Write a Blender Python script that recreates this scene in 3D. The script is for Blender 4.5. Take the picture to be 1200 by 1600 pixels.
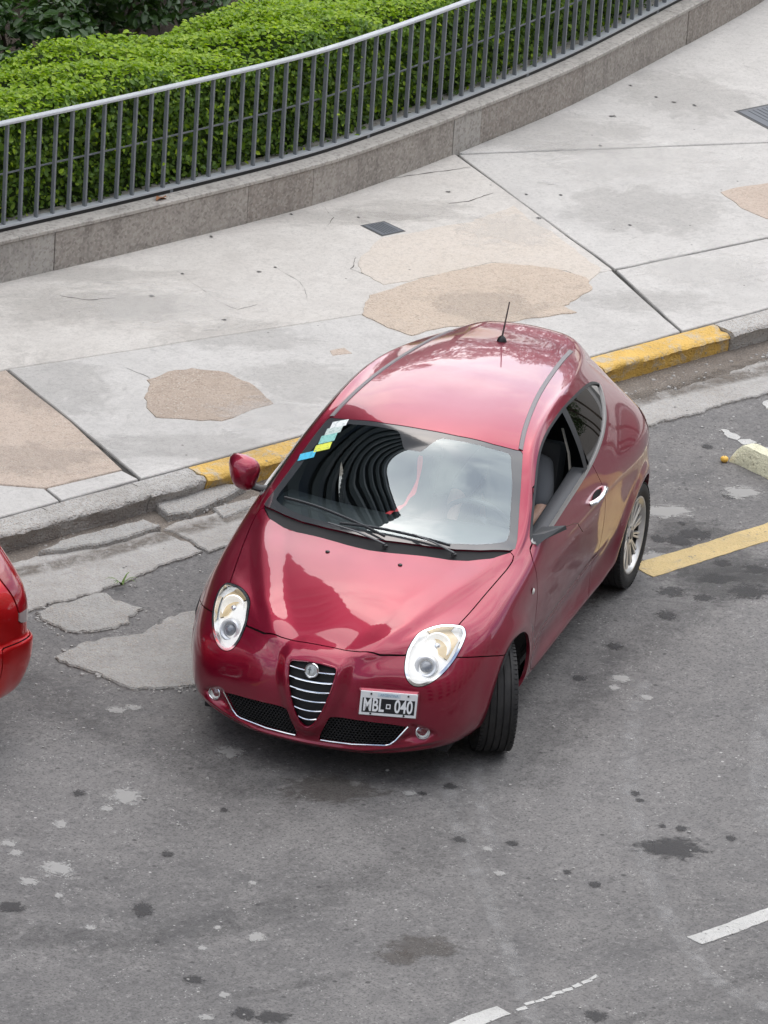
import bpy, bmesh, math, random
import numpy as np
from mathutils import Vector, Matrix, noise as mnoise
from mathutils.bvhtree import BVHTree

for o in list(bpy.data.objects): bpy.data.objects.remove(o)
SC = bpy.context.scene
COL = SC.collection
PI = math.pi
random.seed(7); RNG = np.random.default_rng(7)

# ------------------------------------------------------------------ camera
FOC = 9000.0                                     # focal length in photo pixels (photo is 1200 x 1600)
CAM = np.array([-19.71770979, -20.50386149, 12.73300384])
CR = np.array([[0.73485838, -0.67532223, 0.06263415],      # right
               [-0.21147528, -0.31590281, -0.92492358],    # down
               [0.64440776, 0.66644227, -0.37495779]])     # forward
cd = bpy.data.cameras.new('camera'); cam = bpy.data.objects.new('camera', cd); COL.objects.link(cam)
cd.sensor_fit = 'VERTICAL'; cd.sensor_height = 32.0; cd.lens = FOC / 1600.0 * 32.0
cd.clip_start = 0.5; cd.clip_end = 600.0
cam.matrix_world = Matrix(((CR[0][0], -CR[1][0], -CR[2][0], CAM[0]), (CR[0][1], -CR[1][1], -CR[2][1], CAM[1]),
                           (CR[0][2], -CR[1][2], -CR[2][2], CAM[2]), (0, 0, 0, 1)))
SC.camera = cam

def G(px, py, z=0.0):
    """world point where the line of sight through photo pixel (px, py) meets the level z"""
    d = np.array([(px - 600) / FOC, (py - 800) / FOC, 1.0]) @ CR
    return CAM + d * ((z - CAM[2]) / d[2])

# ------------------------------------------------------------------ sky and sun (bright overcast)
SUN_EL, SUN_AZ = math.radians(62), math.radians(62)       # azimuth of the sun, counter-clockwise from +X
w = bpy.data.worlds.new('World'); SC.world = w; w.use_nodes = True
nt = w.node_tree; nt.nodes.clear()
def wn(t, **k):
    n = nt.nodes.new(t)
    for a, b in k.items(): setattr(n, a, b)
    return n
out = wn('ShaderNodeOutputWorld'); bg = wn('ShaderNodeBackground'); bg.inputs['Strength'].default_value = 0.10
sky = wn('ShaderNodeTexSky', sky_type='NISHITA', sun_disc=False)
sky.sun_elevation = SUN_EL; sky.sun_rotation = PI / 2 - SUN_AZ; sky.dust_density = 2.0; sky.air_density = 1.0
hsv = wn('ShaderNodeHueSaturation'); hsv.inputs['Saturation'].default_value = 0.9
tc = wn('ShaderNodeTexCoord'); mp = wn('ShaderNodeMapping'); mp.inputs['Scale'].default_value = (1.0, 1.0, 2.2)
no = wn('ShaderNodeTexNoise'); no.inputs['Scale'].default_value = 3.2; no.inputs['Detail'].default_value = 7; no.inputs['Roughness'].default_value = .58; no.inputs['Distortion'].default_value = .6
rp = wn('ShaderNodeValToRGB'); rp.color_ramp.elements[0].position = .42; rp.color_ramp.elements[1].position = .60
rp.color_ramp.elements[0].color = (0, 0, 0, 1); rp.color_ramp.elements[1].color = (1, 1, 1, 1)
mx = wn('ShaderNodeMix', data_type='RGBA'); mx.inputs[7].default_value = (8.8, 8.8, 8.9, 1)
gain = wn('ShaderNodeMix', data_type='RGBA', blend_type='MULTIPLY'); gain.inputs[0].default_value = 1; gain.inputs[7].default_value = (1.0, 1.0, 1.0, 1)
L = nt.links.new
L(sky.outputs[0], hsv.inputs['Color']); L(hsv.outputs[0], gain.inputs[6])
L(tc.outputs['Generated'], mp.inputs[0]); L(mp.outputs[0], no.inputs['Vector']); L(no.outputs[0], rp.inputs[0])
L(rp.outputs[0], mx.inputs[0]); L(gain.outputs[2], mx.inputs[6]); L(mx.outputs[2], bg.inputs['Color']); L(bg.outputs[0], out.inputs[0])

sd_ = bpy.data.lights.new('sun', 'SUN'); sd_.energy = 1.2; sd_.angle = math.radians(110); sd_.color = (1.0, .985, .96)
sun = bpy.data.objects.new('sun', sd_); COL.objects.link(sun)
sdir = Vector((math.cos(SUN_EL) * math.cos(SUN_AZ), math.cos(SUN_EL) * math.sin(SUN_AZ), math.sin(SUN_EL)))
sun.rotation_euler = sdir.to_track_quat('Z', 'Y').to_euler(); sun.location = (0, 0, 30)
SC.view_settings.view_transform = 'Standard'; SC.view_settings.look = 'None'
SC.view_settings.gamma = 1; SC.view_settings.use_curve_mapping = False
SC.view_settings.exposure = 1.18
SC.cycles.max_bounces = 8; SC.cycles.transparent_max_bounces = 12; SC.cycles.caustics_reflective = False; SC.cycles.caustics_refractive = False

# ------------------------------------------------------------------ helpers
MATS = {}
def mat(name, color=(.5, .5, .5), rough=.5, metal=0.0, coat=0.0, coat_rough=.03, spec=.5, emit=None):
    if name in MATS: return MATS[name]
    m = bpy.data.materials.new(name); m.use_nodes = True
    b = m.node_tree.nodes['Principled BSDF']
    b.inputs['Base Color'].default_value = (*color, 1); b.inputs['Roughness'].default_value = rough
    b.inputs['Metallic'].default_value = metal; b.inputs['Coat Weight'].default_value = coat; b.inputs['Coat Roughness'].default_value = coat_rough
    b.inputs['Specular IOR Level'].default_value = spec
    MATS[name] = m; return m
class NT:
    """small node-graph builder on a Principled material"""
    def __init__(s, name, **k):
        s.m = mat(name, **k); s.t = s.m.node_tree; s.b = s.t.nodes['Principled BSDF']
        s.co = s.t.nodes.new('ShaderNodeTexCoord').outputs['Object']
    def n(s, t, **k):
        x = s.t.nodes.new(t)
        for a, b in k.items(): setattr(x, a, b)
        return x
    def l(s, a, b): s.t.links.new(a, b)
    def noise(s, scale, detail=4, rough=.55, dist=0.0, vec=None):
        x = s.n('ShaderNodeTexNoise'); x.inputs['Scale'].default_value = scale; x.inputs['Detail'].default_value = detail
        x.inputs['Roughness'].default_value = rough; x.inputs['Distortion'].default_value = dist
        s.l(vec or s.co, x.inputs['Vector']); return x.outputs[0]
    def voro(s, scale, feature='F1', out='Distance', vec=None, rnd=1.0):
        x = s.n('ShaderNodeTexVoronoi', feature=feature); x.inputs['Scale'].default_value = scale; x.inputs['Randomness'].default_value = rnd
        s.l(vec or s.co, x.inputs['Vector']); return x.outputs[out]
    def ramp(s, v, stops, interp='LINEAR'):
        x = s.n('ShaderNodeValToRGB'); r = x.color_ramp; r.interpolation = interp
        while len(r.elements) < len(stops): r.elements.new(.5)
        for e, (p, c) in zip(r.elements, stops):
            e.position = p; e.color = (*c, 1) if isinstance(c, (tuple, list)) else (c, c, c, 1)
        s.l(v, x.inputs[0]); return x.outputs[0]
    def mix(s, f, a, b, mode='MIX'):
        x = s.n('ShaderNodeMix', data_type='RGBA', blend_type=mode); x.clamp_factor = True
        for v, i in ((f, 0), (a, 6), (b, 7)):
            if isinstance(v, (int, float)): x.inputs[i].default_value = v if i == 0 else (v, v, v, 1)
            elif isinstance(v, tuple): x.inputs[i].default_value = (*v, 1)
            else: s.l(v, x.inputs[i])
        return x.outputs[2]
    def mul(s, a, b, op='MULTIPLY'):
        x = s.n('ShaderNodeMath', operation=op)
        for v, i in ((a, 0), (b, 1)):
            if isinstance(v, (int, float)): x.inputs[i].default_value = v
            else: s.l(v, x.inputs[i])
        return x.outputs[0]
    def color(s, v): s.l(v, s.b.inputs['Base Color'])
    def rough(s, v): s.l(v, s.b.inputs['Roughness'])
    def bump(s, h, strength=.4, dist=.01):
        x = s.n('ShaderNodeBump'); x.inputs['Strength'].default_value = strength; x.inputs['Distance'].default_value = dist
        s.l(h, x.inputs['Height']); s.l(x.outputs[0], s.b.inputs['Normal'])
def link(name, me, m=None, parent=None):
    o = bpy.data.objects.new(name, me); COL.objects.link(o)
    if m is not None:
        for q in (m if isinstance(m, (list, tuple)) else [m]): me.materials.append(q)
    if parent is not None: o.parent = parent
    return o
def tag(o, label=None, cat=None, group=None, kind=None):
    for k, v in (('label', label), ('category', cat), ('group', group), ('kind', kind)):
        if v: o[k] = v
    return o
def empty(name, loc=(0, 0, 0), rz=0.0, **k):
    o = bpy.data.objects.new(name, None); COL.objects.link(o); o.location = loc; o.rotation_euler = (0, 0, rz); o.empty_display_size = .2
    return tag(o, **k)
def mesh(name, V, F, m=None, parent=None, N=None, smooth=False):
    me = bpy.data.meshes.new(name); me.from_pydata([tuple(map(float, v)) for v in V], [], [tuple(map(int, f)) for f in F]); me.update()
    if smooth or N is not None: me.polygons.foreach_set('use_smooth', [True] * len(me.polygons))
    if N is not None: me.normals_split_custom_set_from_vertices([tuple(map(float, n)) for n in N])
    return link(name, me, m, parent)
class MB:
    """collects simple solids into one mesh"""
    def __init__(s): s.V = []; s.F = []
    def add(s, V, F):
        k = len(s.V); s.V += [tuple(v) for v in V]; s.F += [tuple(i + k for i in f) for f in F]; return s
    def box(s, c, d, M=None, bev=0):
        x, y, z = (q / 2 for q in d)
        if bev:
            b = bev; V = []
            for sz in (-1, 1):
                for q in (0, 1):
                    e = b if q == (1 if sz > 0 else 0) else 0
                    zz = sz * z if e else sz * (z - b)
                    pts = [(x - e, y - e - b * (not e)), (x - e - b * (not e), y - e)]
                    ring = []
                    X, Y = x - e, y - e; c0 = b * .6
                    for sx, sy, o in ((1, 1, 0), (-1, 1, 1), (-1, -1, 0), (1, -1, 1)):
                        p1 = (sx * X, sy * (Y - c0), zz); p2 = (sx * (X - c0), sy * Y, zz)
                        ring += [p1, p2] if o == 0 else [p2, p1]
                    V.append(ring)
            order = [V[0], V[1], V[2], V[3]]
            VV = [p for r in order for p in r]; F = []
            for r in range(3):
                for i in range(8): F.append((r * 8 + i, r * 8 + (i + 1) % 8, r * 8 + 8 + (i + 1) % 8, r * 8 + 8 + i))
            F += [tuple(range(7, -1, -1)), tuple(range(24, 32))]
        else:
            VV = [(sx * x, sy * y, sz * z) for sz in (-1, 1) for sx, sy in ((-1, -1), (1, -1), (1, 1), (-1, 1))]
            F = [(3, 2, 1, 0), (4, 5, 6, 7), (0, 1, 5, 4), (1, 2, 6, 5), (2, 3, 7, 6), (3, 0, 4, 7)]
        if M is not None: VV = [tuple((M @ Vector(p))) for p in VV]
        return s.add([(p[0] + c[0], p[1] + c[1], p[2] + c[2]) for p in VV], F)
    def tube(s, pts, rad, n=10, caps=True, squash=1.0, up=(0, 0, 1)):
        P = [Vector(p) for p in pts]; R = rad if isinstance(rad, (list, tuple)) else [rad] * len(P); V = []; F = []
        for i, p in enumerate(P):
            t = (P[min(i + 1, len(P) - 1)] - P[max(i - 1, 0)]).normalized(); u = Vector(up)
            if abs(t.dot(u)) > .95: u = Vector((1, 0, 0))
            a = t.cross(u).normalized(); b = a.cross(t)
            for k in range(n):
                q = 2 * PI * k / n; V.append(p + a * (math.cos(q) * R[i]) + b * (math.sin(q) * R[i] * squash))
        for i in range(len(P) - 1):
            for k in range(n): F.append((i * n + k, i * n + (k + 1) % n, i * n + n + (k + 1) % n, i * n + n + k))
        if caps: F += [tuple(range(n - 1, -1, -1)), tuple(range((len(P) - 1) * n, len(P) * n))]
        return s.add(V, F)
    def lathe(s, prof, n=24, M=None, close=False):
        """profile of (radius, height) turned about the local z axis"""
        V = []; F = []
        for r, h in prof:
            for k in range(n): q = 2 * PI * k / n; V.append(Vector((r * math.cos(q), r * math.sin(q), h)))
        m = len(prof)
        for i in range(m if close else m - 1):
            j = (i + 1) % m
            for k in range(n): F.append((i * n + k, i * n + (k + 1) % n, j * n + (k + 1) % n, j * n + k))
        if M is not None: V = [M @ v for v in V]
        return s.add(V, F)
    def prism(s, poly, z0, z1, M=None):
        n = len(poly); V = [Vector((x, y, z)) for z in (z0, z1) for x, y in poly]
        F = [tuple(range(n - 1, -1, -1)), tuple(range(n, 2 * n))] + [(i, (i + 1) % n, n + (i + 1) % n, n + i) for i in range(n)]
        if M is not None: V = [M @ v for v in V]
        return s.add(V, F)
    def build(s, name, m=None, parent=None, smooth=False, bevel=0, angle=40):
        o = mesh(name, s.V, s.F, m, parent)
        bm = bmesh.new(); bm.from_mesh(o.data)
        bmesh.ops.recalc_face_normals(bm, faces=bm.faces)
        if bevel: bmesh.ops.bevel(bm, geom=[e for e in bm.edges if e.calc_face_angle(0) > .5], offset=bevel, segments=2, affect='EDGES', profile=.6)
        if smooth:
            for f in bm.faces: f.smooth = True
            lim = math.radians(angle)
            for e in bm.edges:
                if e.calc_face_angle(0) > lim: e.smooth = False
        bm.to_mesh(o.data); bm.free(); return o
def frame(x, y, z, o=(0, 0, 0)):
    """matrix with the given axes as columns"""
    M = Matrix((Vector(x), Vector(y), Vector(z))).transposed().to_4x4(); M.translation = Vector(o); return M
def spline(pts, n=8, closed=True):
    P = [np.array(p, float) for p in pts]; m = len(P); out = []
    for i in range(m if closed else m - 1):
        if closed: p0, p1, p2, p3 = P[i - 1], P[i], P[(i + 1) % m], P[(i + 2) % m]
        else: p0, p1, p2, p3 = P[max(i - 1, 0)], P[i], P[i + 1], P[min(i + 2, m - 1)]
        for k in range(n):
            t = k / n; out.append(.5 * (2 * p1 + (p2 - p0) * t + (2 * p0 - 5 * p1 + 4 * p2 - p3) * t * t + (3 * p1 - p0 - 3 * p2 + p3) * t ** 3))
    if not closed: out.append(P[-1])
    return np.array(out)
def smooth01(x, a, b):
    t = np.clip((x - a) / (b - a), 0, 1); return t * t * (3 - 2 * t)
# ------------------------------------------------------------------ car bodies: a quad cage, subdivided, sculpted, then cut along outlines
# car frame: x forward from the front axle, y to the car's left, z up from the road
def catmull_clark(V, F):
    F = np.asarray(F); nV = len(V); nF = len(F)
    fp = V[F].mean(1)
    E = np.stack([F, np.roll(F, -1, 1)], 2).reshape(-1, 2); Es = np.sort(E, 1)
    U, inv, cnt = np.unique(Es, axis=0, return_inverse=True, return_counts=True); inv = inv.reshape(-1)
    fi = np.repeat(np.arange(nF), 4)
    fs = np.zeros((len(U), 3)); np.add.at(fs, inv, fp[fi])
    mid = V[U].mean(1); bnd = cnt == 1
    ep = np.where(bnd[:, None], mid, (V[U].sum(1) + fs) / 4.0)
    nf = np.zeros(nV); np.add.at(nf, F.ravel(), 1)
    Q = np.zeros((nV, 3)); np.add.at(Q, F.ravel(), np.repeat(fp, 4, 0)); Q /= nf[:, None]
    ne = np.zeros(nV); Rm = np.zeros((nV, 3))
    for c in (0, 1): np.add.at(ne, U[:, c], 1); np.add.at(Rm, U[:, c], mid)
    Rm /= ne[:, None]; n = ne[:, None]
    VP = (Q + 2 * Rm + (n - 3) * V) / n
    bs = np.zeros((nV, 3)); bc = np.zeros(nV)
    for c in (0, 1): np.add.at(bs, U[bnd, c], mid[bnd]); np.add.at(bc, U[bnd, c], 1)
    ib = bc > 0
    VP[ib] = (bs[ib] + 2 * V[ib] * (bc[ib] / 2)[:, None]) / (2 * bc[ib])[:, None]
    c0 = nV; e0 = nV + nF
    ei = inv.reshape(nF, 4)
    NF = np.stack([np.stack([F[:, k], e0 + ei[:, k], c0 + np.arange(nF), e0 + ei[:, k - 1]], 1) for k in range(4)], 1).reshape(-1, 4)
    return np.vstack([VP, fp, ep]), NF
def cage_faces(side, front, rear, top):
    """side[s][r], front[k][r], rear[k][r], top[s][c]: half cages (y >= 0); returns a welded whole cage"""
    quads = []
    S = len(side); Rn = len(side[0])
    def q(a, b, c, d): quads.append((a, b, c, d))
    for s in range(S - 1):
        for r in range(Rn - 1): q(side[s][r], side[s][r + 1], side[s + 1][r + 1], side[s + 1][r])
        for c in range(len(top[0]) - 1): q(top[s][c], top[s][c + 1], top[s + 1][c + 1], top[s + 1][c])
    for k in range(len(front) - 1):
        for r in range(Rn - 1): q(front[k][r], front[k + 1][r], front[k + 1][r + 1], front[k][r + 1])
    for k in range(len(rear) - 1):
        for r in range(Rn - 1): q(rear[k][r], rear[k][r + 1], rear[k + 1][r + 1], rear[k + 1][r])
    key = {}; V = []; F = []
    def vid(p):
        k = tuple(round(float(t), 4) for t in p)
        if k not in key: key[k] = len(V); V.append(k)
        return key[k]
    for Q in quads:
        F.append([vid(p) for p in Q])
        F.append([vid((p[0], -p[1], p[2])) for p in reversed(Q)])
    return np.array(V), np.array(F)
def fit_cage(V, F, it=6, lev=3):
    """move the cage so that the subdivided surface passes through the wanted points"""
    C = V.copy()
    for _ in range(it):
        A, B = C, F
        for _ in range(lev): A, B = catmull_clark(A, B)
        C = C + .9 * (V - A[:len(V)])
    return C
def vnormals(V, T):
    n = np.cross(V[T[:, 1]] - V[T[:, 0]], V[T[:, 2]] - V[T[:, 0]]); N = np.zeros_like(V)
    for k in range(3): np.add.at(N, T[:, k], n)
    return N / np.maximum(np.linalg.norm(N, axis=1), 1e-12)[:, None]
def poly_sd(P, poly):
    """signed distance (negative inside) of the 2-D points to the closed polygon"""
    P = np.asarray(P); A = np.asarray(poly, float); B = np.roll(A, -1, 0)
    lo, hi = A.min(0) - .12, A.max(0) + .12
    near = ((P > lo) & (P < hi)).all(1); out = np.full(len(P), .1)
    Q = P[near]
    if len(Q) == 0: return out
    d2 = np.full(len(Q), 1e9); ins = np.zeros(len(Q), bool)
    for a, b in zip(A, B):
        e = b - a; w_ = Q - a
        t = np.clip((w_ @ e) / max(e @ e, 1e-12), 0, 1); d = w_ - t[:, None] * e
        d2 = np.minimum(d2, (d * d).sum(1))
        c = (a[1] <= Q[:, 1]) != (b[1] <= Q[:, 1])
        if abs(e[1]) > 1e-12: ins ^= c & (Q[:, 0] < a[0] + (Q[:, 1] - a[1]) / e[1] * e[0])
    out[near] = np.where(ins, -1, 1) * np.sqrt(d2); return out
class Shell:
    """a triangle sheet with vertex normals"""
    def __init__(s, V, T, N): s.V, s.T, s.N = V, T, N
    def compact(s):
        u, inv = np.unique(s.T, return_inverse=True); return Shell(s.V[u], inv.reshape(-1, 3), s.N[u])
    def split(s, f):
        """cut along f = 0 -> (part with f < 0, part with f > 0)"""
        f = np.where(np.abs(f) < 1e-7, 1e-7, f); neg = f < 0; T = s.T
        c = neg[T].sum(1); IN = []; OUT = []; V = []; N = []; ed = {}; n0 = len(s.V)
        def ev(a, b):
            k = (a, b) if a < b else (b, a)
            if k not in ed:
                a, b = k; t = f[a] / (f[a] - f[b]); V.append(s.V[a] + t * (s.V[b] - s.V[a])); n = s.N[a] + t * (s.N[b] - s.N[a])
                N.append(n / np.linalg.norm(n)); ed[k] = n0 + len(V) - 1
            return ed[k]
        for t in T[(c == 1) | (c == 2)]:
            t = list(map(int, t)); single = sum(neg[t]) == 1
            i = next(k for k in range(3) if bool(neg[t[k]]) == single)
            a, b, d = t[i], t[(i + 1) % 3], t[(i + 2) % 3]; p, q = ev(a, b), ev(a, d)
            (IN if single else OUT).append((a, p, q)); (OUT if single else IN).extend([(p, b, d), (p, d, q)])
        V = np.vstack([s.V, np.array(V).reshape(-1, 3)]); N = np.vstack([s.N, np.array(N).reshape(-1, 3)])
        mk = lambda A_, L_: Shell(V, np.vstack([A_, np.array(L_, int).reshape(-1, 3)]), N).compact() if len(A_) + len(L_) else None
        return mk(T[c == 3], IN), mk(T[c == 0], OUT)
    def refine(s):
        """split every triangle in four"""
        E = np.sort(np.concatenate([s.T[:, [0, 1]], s.T[:, [1, 2]], s.T[:, [2, 0]]]), 1); U, inv = np.unique(E, axis=0, return_inverse=True); inv = inv.reshape(3, -1) + len(s.V)
        N = s.N[U].sum(1); N /= np.linalg.norm(N, axis=1)[:, None]; a, b, c = s.T.T; p, q, r = inv
        return Shell(np.vstack([s.V, s.V[U].mean(1)]), np.concatenate([np.stack(k, 1) for k in ((a, p, r), (p, b, q), (r, q, c), (p, q, r))]), np.vstack([s.N, N]))
    def borders(s):
        E = np.concatenate([s.T[:, [0, 1]], s.T[:, [1, 2]], s.T[:, [2, 0]]]); k = np.sort(E, 1)
        u, inv, cnt = np.unique(k, axis=0, return_inverse=True, return_counts=True); return E[cnt[inv.reshape(-1)] == 1]
    def build(s, name, m, parent=None, off=0.0, lip=0.0, keep=None):
        """mesh object; off moves it along the normals, lip folds its open edges inward by that depth"""
        V = s.V + s.N * off; F = [tuple(t) for t in s.T]; N = s.N
        VV = list(map(tuple, V))
        if lip:
            B = s.borders(); n0 = len(VV); mp_ = {}; extra = []
            def dup(i, d):
                k = (int(i), d)
                if k not in mp_: mp_[k] = n0 + len(extra); extra.append(tuple(V[i] - N[i] * (lip if d else 0)))
                return mp_[k]
            lipF = []
            for a, b in B:
                if keep is not None and not (keep(V[a]) and keep(V[b])): continue
                lipF.append((dup(b, 0), dup(a, 0), dup(a, 1), dup(b, 1)))
            VV += extra; F += lipF
            me = bpy.data.meshes.new(name); me.from_pydata(VV, [], F); me.update()
            me.polygons.foreach_set('use_smooth', [True] * len(s.T) + [False] * len(lipF))
            nn = np.zeros((len(VV), 3)); nn[:n0] = N
            # split normals: shell vertices keep the smooth normal, lip vertices use their own
            me.normals_split_custom_set_from_vertices([tuple(x) for x in nn])
            return link(name, me, m, parent)
        return mesh(name, VV, F, m, parent, N=N)
# rows of a half section from the underside edge (0) to the roof rail (8)
def arr(x, yz, dx=None): return [(x + (dx[i] if dx else 0), y, z) for i, (y, z) in enumerate(yz)]
HATCH_SIDE = [
 [(.50, .60, .18), (.585, .665, .225), (.62, .70, .30), (.63, .712, .39), (.625, .712, .49), (.603, .70, .585), (.555, .675, .67), (.495, .645, .755), (.42, .60, .825)],
 arr(.33, [(.66, .18), (.765, .235), (.81, .32), (.826, .43), (.826, .54), (.81, .645), (.782, .735), (.735, .80), (.665, .85)], [.03, .02, .01, 0, 0, 0, -.02, -.05, -.09]),
 arr(.0, [(.70, .18), (.80, .24), (.84, .35), (.852, .48), (.855, .60), (.848, .705), (.825, .80), (.785, .865), (.715, .912)], [0, 0, 0, 0, 0, 0, -.01, -.03, -.06]),
 arr(-.35, [(.72, .17), (.81, .23), (.835, .34), (.845, .48), (.852, .62), (.852, .755), (.835, .865), (.80, .935), (.745, .983)], [0, 0, 0, 0, 0, 0, -.02, -.04, -.07]),
 arr(-.70, [(.72, .17), (.81, .23), (.825, .34), (.838, .48), (.852, .64), (.855, .80), (.83, .935), (.775, 1.05), (.695, 1.15)], [0, 0, 0, 0, 0, 0, 0, -.01, -.02]),
 arr(-1.05, [(.72, .17), (.81, .23), (.82, .34), (.834, .48), (.852, .645), (.86, .82), (.83, .955), (.735, 1.165), (.61, 1.33)]),
 arr(-1.5, [(.72, .17), (.81, .23), (.82, .34), (.834, .48), (.855, .65), (.865, .84), (.83, .975), (.725, 1.195), (.585, 1.385)]),
 arr(-1.95, [(.72, .17), (.815, .23), (.828, .34), (.842, .48), (.862, .66), (.868, .865), (.82, 1.005), (.71, 1.20), (.56, 1.365)]),
 arr(-2.35, [(.70, .18), (.81, .24), (.838, .35), (.855, .48), (.868, .67), (.862, .89), (.775, 1.025), (.655, 1.17), (.51, 1.305)]),
 arr(-2.68, [(.66, .20), (.77, .26), (.81, .37), (.832, .50), (.84, .68), (.825, .88), (.72, 1.01), (.59, 1.12), (.455, 1.235)]),
 arr(-2.93, [(.60, .22), (.68, .28), (.73, .39), (.755, .52), (.76, .68), (.74, .85), (.65, .965), (.53, 1.065), (.415, 1.17)], [0, -.02, -.04, -.05, -.04, -.03, -.01, 0, .02]),
]
HATCH_FRONT = [
 HATCH_SIDE[0],
 [(.62, .42, .17), (.715, .47, .205), (.745, .485, .285), (.76, .49, .375), (.76, .49, .475), (.74, .48, .57), (.70, .465, .655), (.64, .445, .73), (.57, .435, .795)],
 [(.70, .28, .165), (.79, .305, .20), (.82, .305, .28), (.832, .305, .37), (.832, .305, .47), (.815, .305, .56), (.785, .30, .64), (.735, .295, .705), (.67, .29, .762)],
 [(.73, .14, .165), (.82, .15, .20), (.845, .15, .28), (.856, .15, .37), (.856, .15, .47), (.842, .15, .56), (.815, .15, .635), (.77, .147, .695), (.705, .145, .748)],
 [(.74, 0, .165), (.83, 0, .20), (.855, 0, .28), (.866, 0, .37), (.866, 0, .47), (.85, 0, .56), (.825, 0, .635), (.78, 0, .692), (.715, 0, .744)],
]
HATCH_TOP = [
 [HATCH_SIDE[0][8]] + [HATCH_FRONT[k][8] for k in (1, 2, 3, 4)],
 [HATCH_SIDE[1][8], (.34, .50, .862), (.39, .33, .868), (.41, .165, .872), (.42, 0, .874)],
 [HATCH_SIDE[2][8], (.0, .59, .934), (.06, .39, .95), (.09, .195, .957), (.10, 0, .96)],
 [HATCH_SIDE[3][8], (-.37, .695, .998), (-.27, .46, 1.018), (-.22, .23, 1.028), (-.20, 0, 1.032)],
 [HATCH_SIDE[4][8], (-.70, .64, 1.168), (-.63, .43, 1.194), (-.585, .215, 1.208), (-.57, 0, 1.213)],
 [HATCH_SIDE[5][8], (-1.03, .555, 1.343), (-.97, .38, 1.372), (-.93, .19, 1.385), (-.92, 0, 1.389)],
 [HATCH_SIDE[6][8], (-1.5, .525, 1.403), (-1.5, .36, 1.43), (-1.5, .18, 1.443), (-1.5, 0, 1.447)],
 [HATCH_SIDE[7][8], (-1.95, .50, 1.385), (-1.95, .345, 1.413), (-1.95, .17, 1.428), (-1.95, 0, 1.432)],
 [HATCH_SIDE[8][8], (-2.35, .46, 1.342), (-2.36, .325, 1.374), (-2.37, .16, 1.39), (-2.37, 0, 1.394)],
 [HATCH_SIDE[9][8], (-2.69, .41, 1.283), (-2.71, .30, 1.322), (-2.73, .15, 1.338), (-2.74, 0, 1.342)],
 [HATCH_SIDE[10][8], (-2.93, .36, 1.215), (-2.955, .27, 1.27), (-2.975, .135, 1.286), (-2.985, 0, 1.29)],
]
def rear_cols(side, top, prof):
    """rear cap columns: x and z profile down the tail at the centre, blended towards the rear corner"""
    cols = [side[-1]]; T_ = top[-1]
    for k in (1, 2, 3, 4):
        f = T_[k][1] / T_[0][1]; col = []
        for r in range(9):
            if r == 8: col.append(T_[k]); continue
            cx, cz = prof[r]; sx, sy, sz = side[-1][r]; e = f ** 2.2
            col.append((cx + (sx - cx) * e, sy * f, cz + (sz - cz) * e))
        cols.append(col)
    return cols
HATCH_TAIL = [(-3.08, .22), (-3.16, .28), (-3.2, .40), (-3.205, .53), (-3.195, .69), (-3.15, .87), (-3.10, .99), (-3.06, 1.10)]

def base_shell(side, front, top, tail, sculpt, lev=4):
    V, F = cage_faces(side, front, rear_cols(side, top, tail), top)
    C = fit_cage(V, F)
    for _ in range(lev): C, F = catmull_clark(C, F)
    C = C * 1.0
    T = np.concatenate([F[:, [0, 1, 2]], F[:, [0, 2, 3]]])
    N = vnormals(C, T)
    if (N[:, 2] * (C[:, 2] > 1.2)).sum() < 0: T = T[:, ::-1].copy(); N = -N
    C = sculpt(C, N); N = vnormals(C, T)
    return Shell(C, T, N)
WR = .312                                                     # tyre radius
GRILLE = [(-.128, .66), (-.08, .672), (0, .676), (.08, .672), (.128, .66), (.126, .60), (.112, .53), (.085, .44), (.048, .365), (.02, .335), (0, .328), (-.02, .335), (-.048, .365), (-.085, .44), (-.112, .53), (-.126, .60)]
def vridge(y):   # plan line of the crease from the grille corner to the windscreen pillar: x at |y|
    return np.interp(y, [.13, .20, .30, .42, .52, .60, .66, .70], [.86, .80, .70, .50, .27, .06, -.14, -.36])
def sculpt_hatch(V, N):
    V = V.copy(); x, y, z = V[:, 0].copy(), V[:, 1].copy(), V[:, 2].copy(); ay = np.abs(y); sg = np.sign(y)
    # flared wheel arches
    for cx, am in ((0, .016), (-2.511, .02)):
        r = np.hypot(x - cx, z - .32); up = smooth01(z, .20, .42) * (ay > .5)
        V[:, 1] += sg * am * np.exp(-((r - .375) / .06) ** 2) * up
    # raised bonnet centre between the V creases
    lx = vridge(ay); d = (lx - x)                              # > 0 behind the line
    yc = np.interp(x, [-.36, -.14, .06, .27, .50, .70, .80, .86], [.70, .66, .60, .52, .42, .30, .20, .13])
    ind = yc - ay
    w_ = smooth01(x, -.5, -.15) * smooth01(z, .60, .70)
    hgt = .015 * smooth01(ind, -.045, .03) - .009 * smooth01(ind, .01, .17)
    hgt = hgt * (1 - .4 * smooth01(x, .60, .72))
    V[:, 2] += hgt * w_ * (x > -.5)
    V[:, 0] += .35 * hgt * w_ * smooth01(x, .55, .8)
    # shield round the grille stands proud of the bumper
    fr = (x > .5)
    g = poly_sd(np.stack([y, z], 1), GRILLE)
    V[:, 0] += np.where(fr, .030 * (1 - smooth01(g, .012, .085)) * smooth01(z, .22, .30), 0)
    # hollow in the flanks above the sill, crease below the shoulder
    fl = (ay > .6) * smooth01(-x, .42, .7) * smooth01(x, -2.15, -1.9)
    V[:, 1] -= sg * fl * .016 * np.exp(-((z - (.40 + .03 * (-x - 1.2))) / .09) ** 2)
    V[:, 1] += sg * fl * .008 * np.exp(-((z - .265) / .035) ** 2)
    return V
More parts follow.
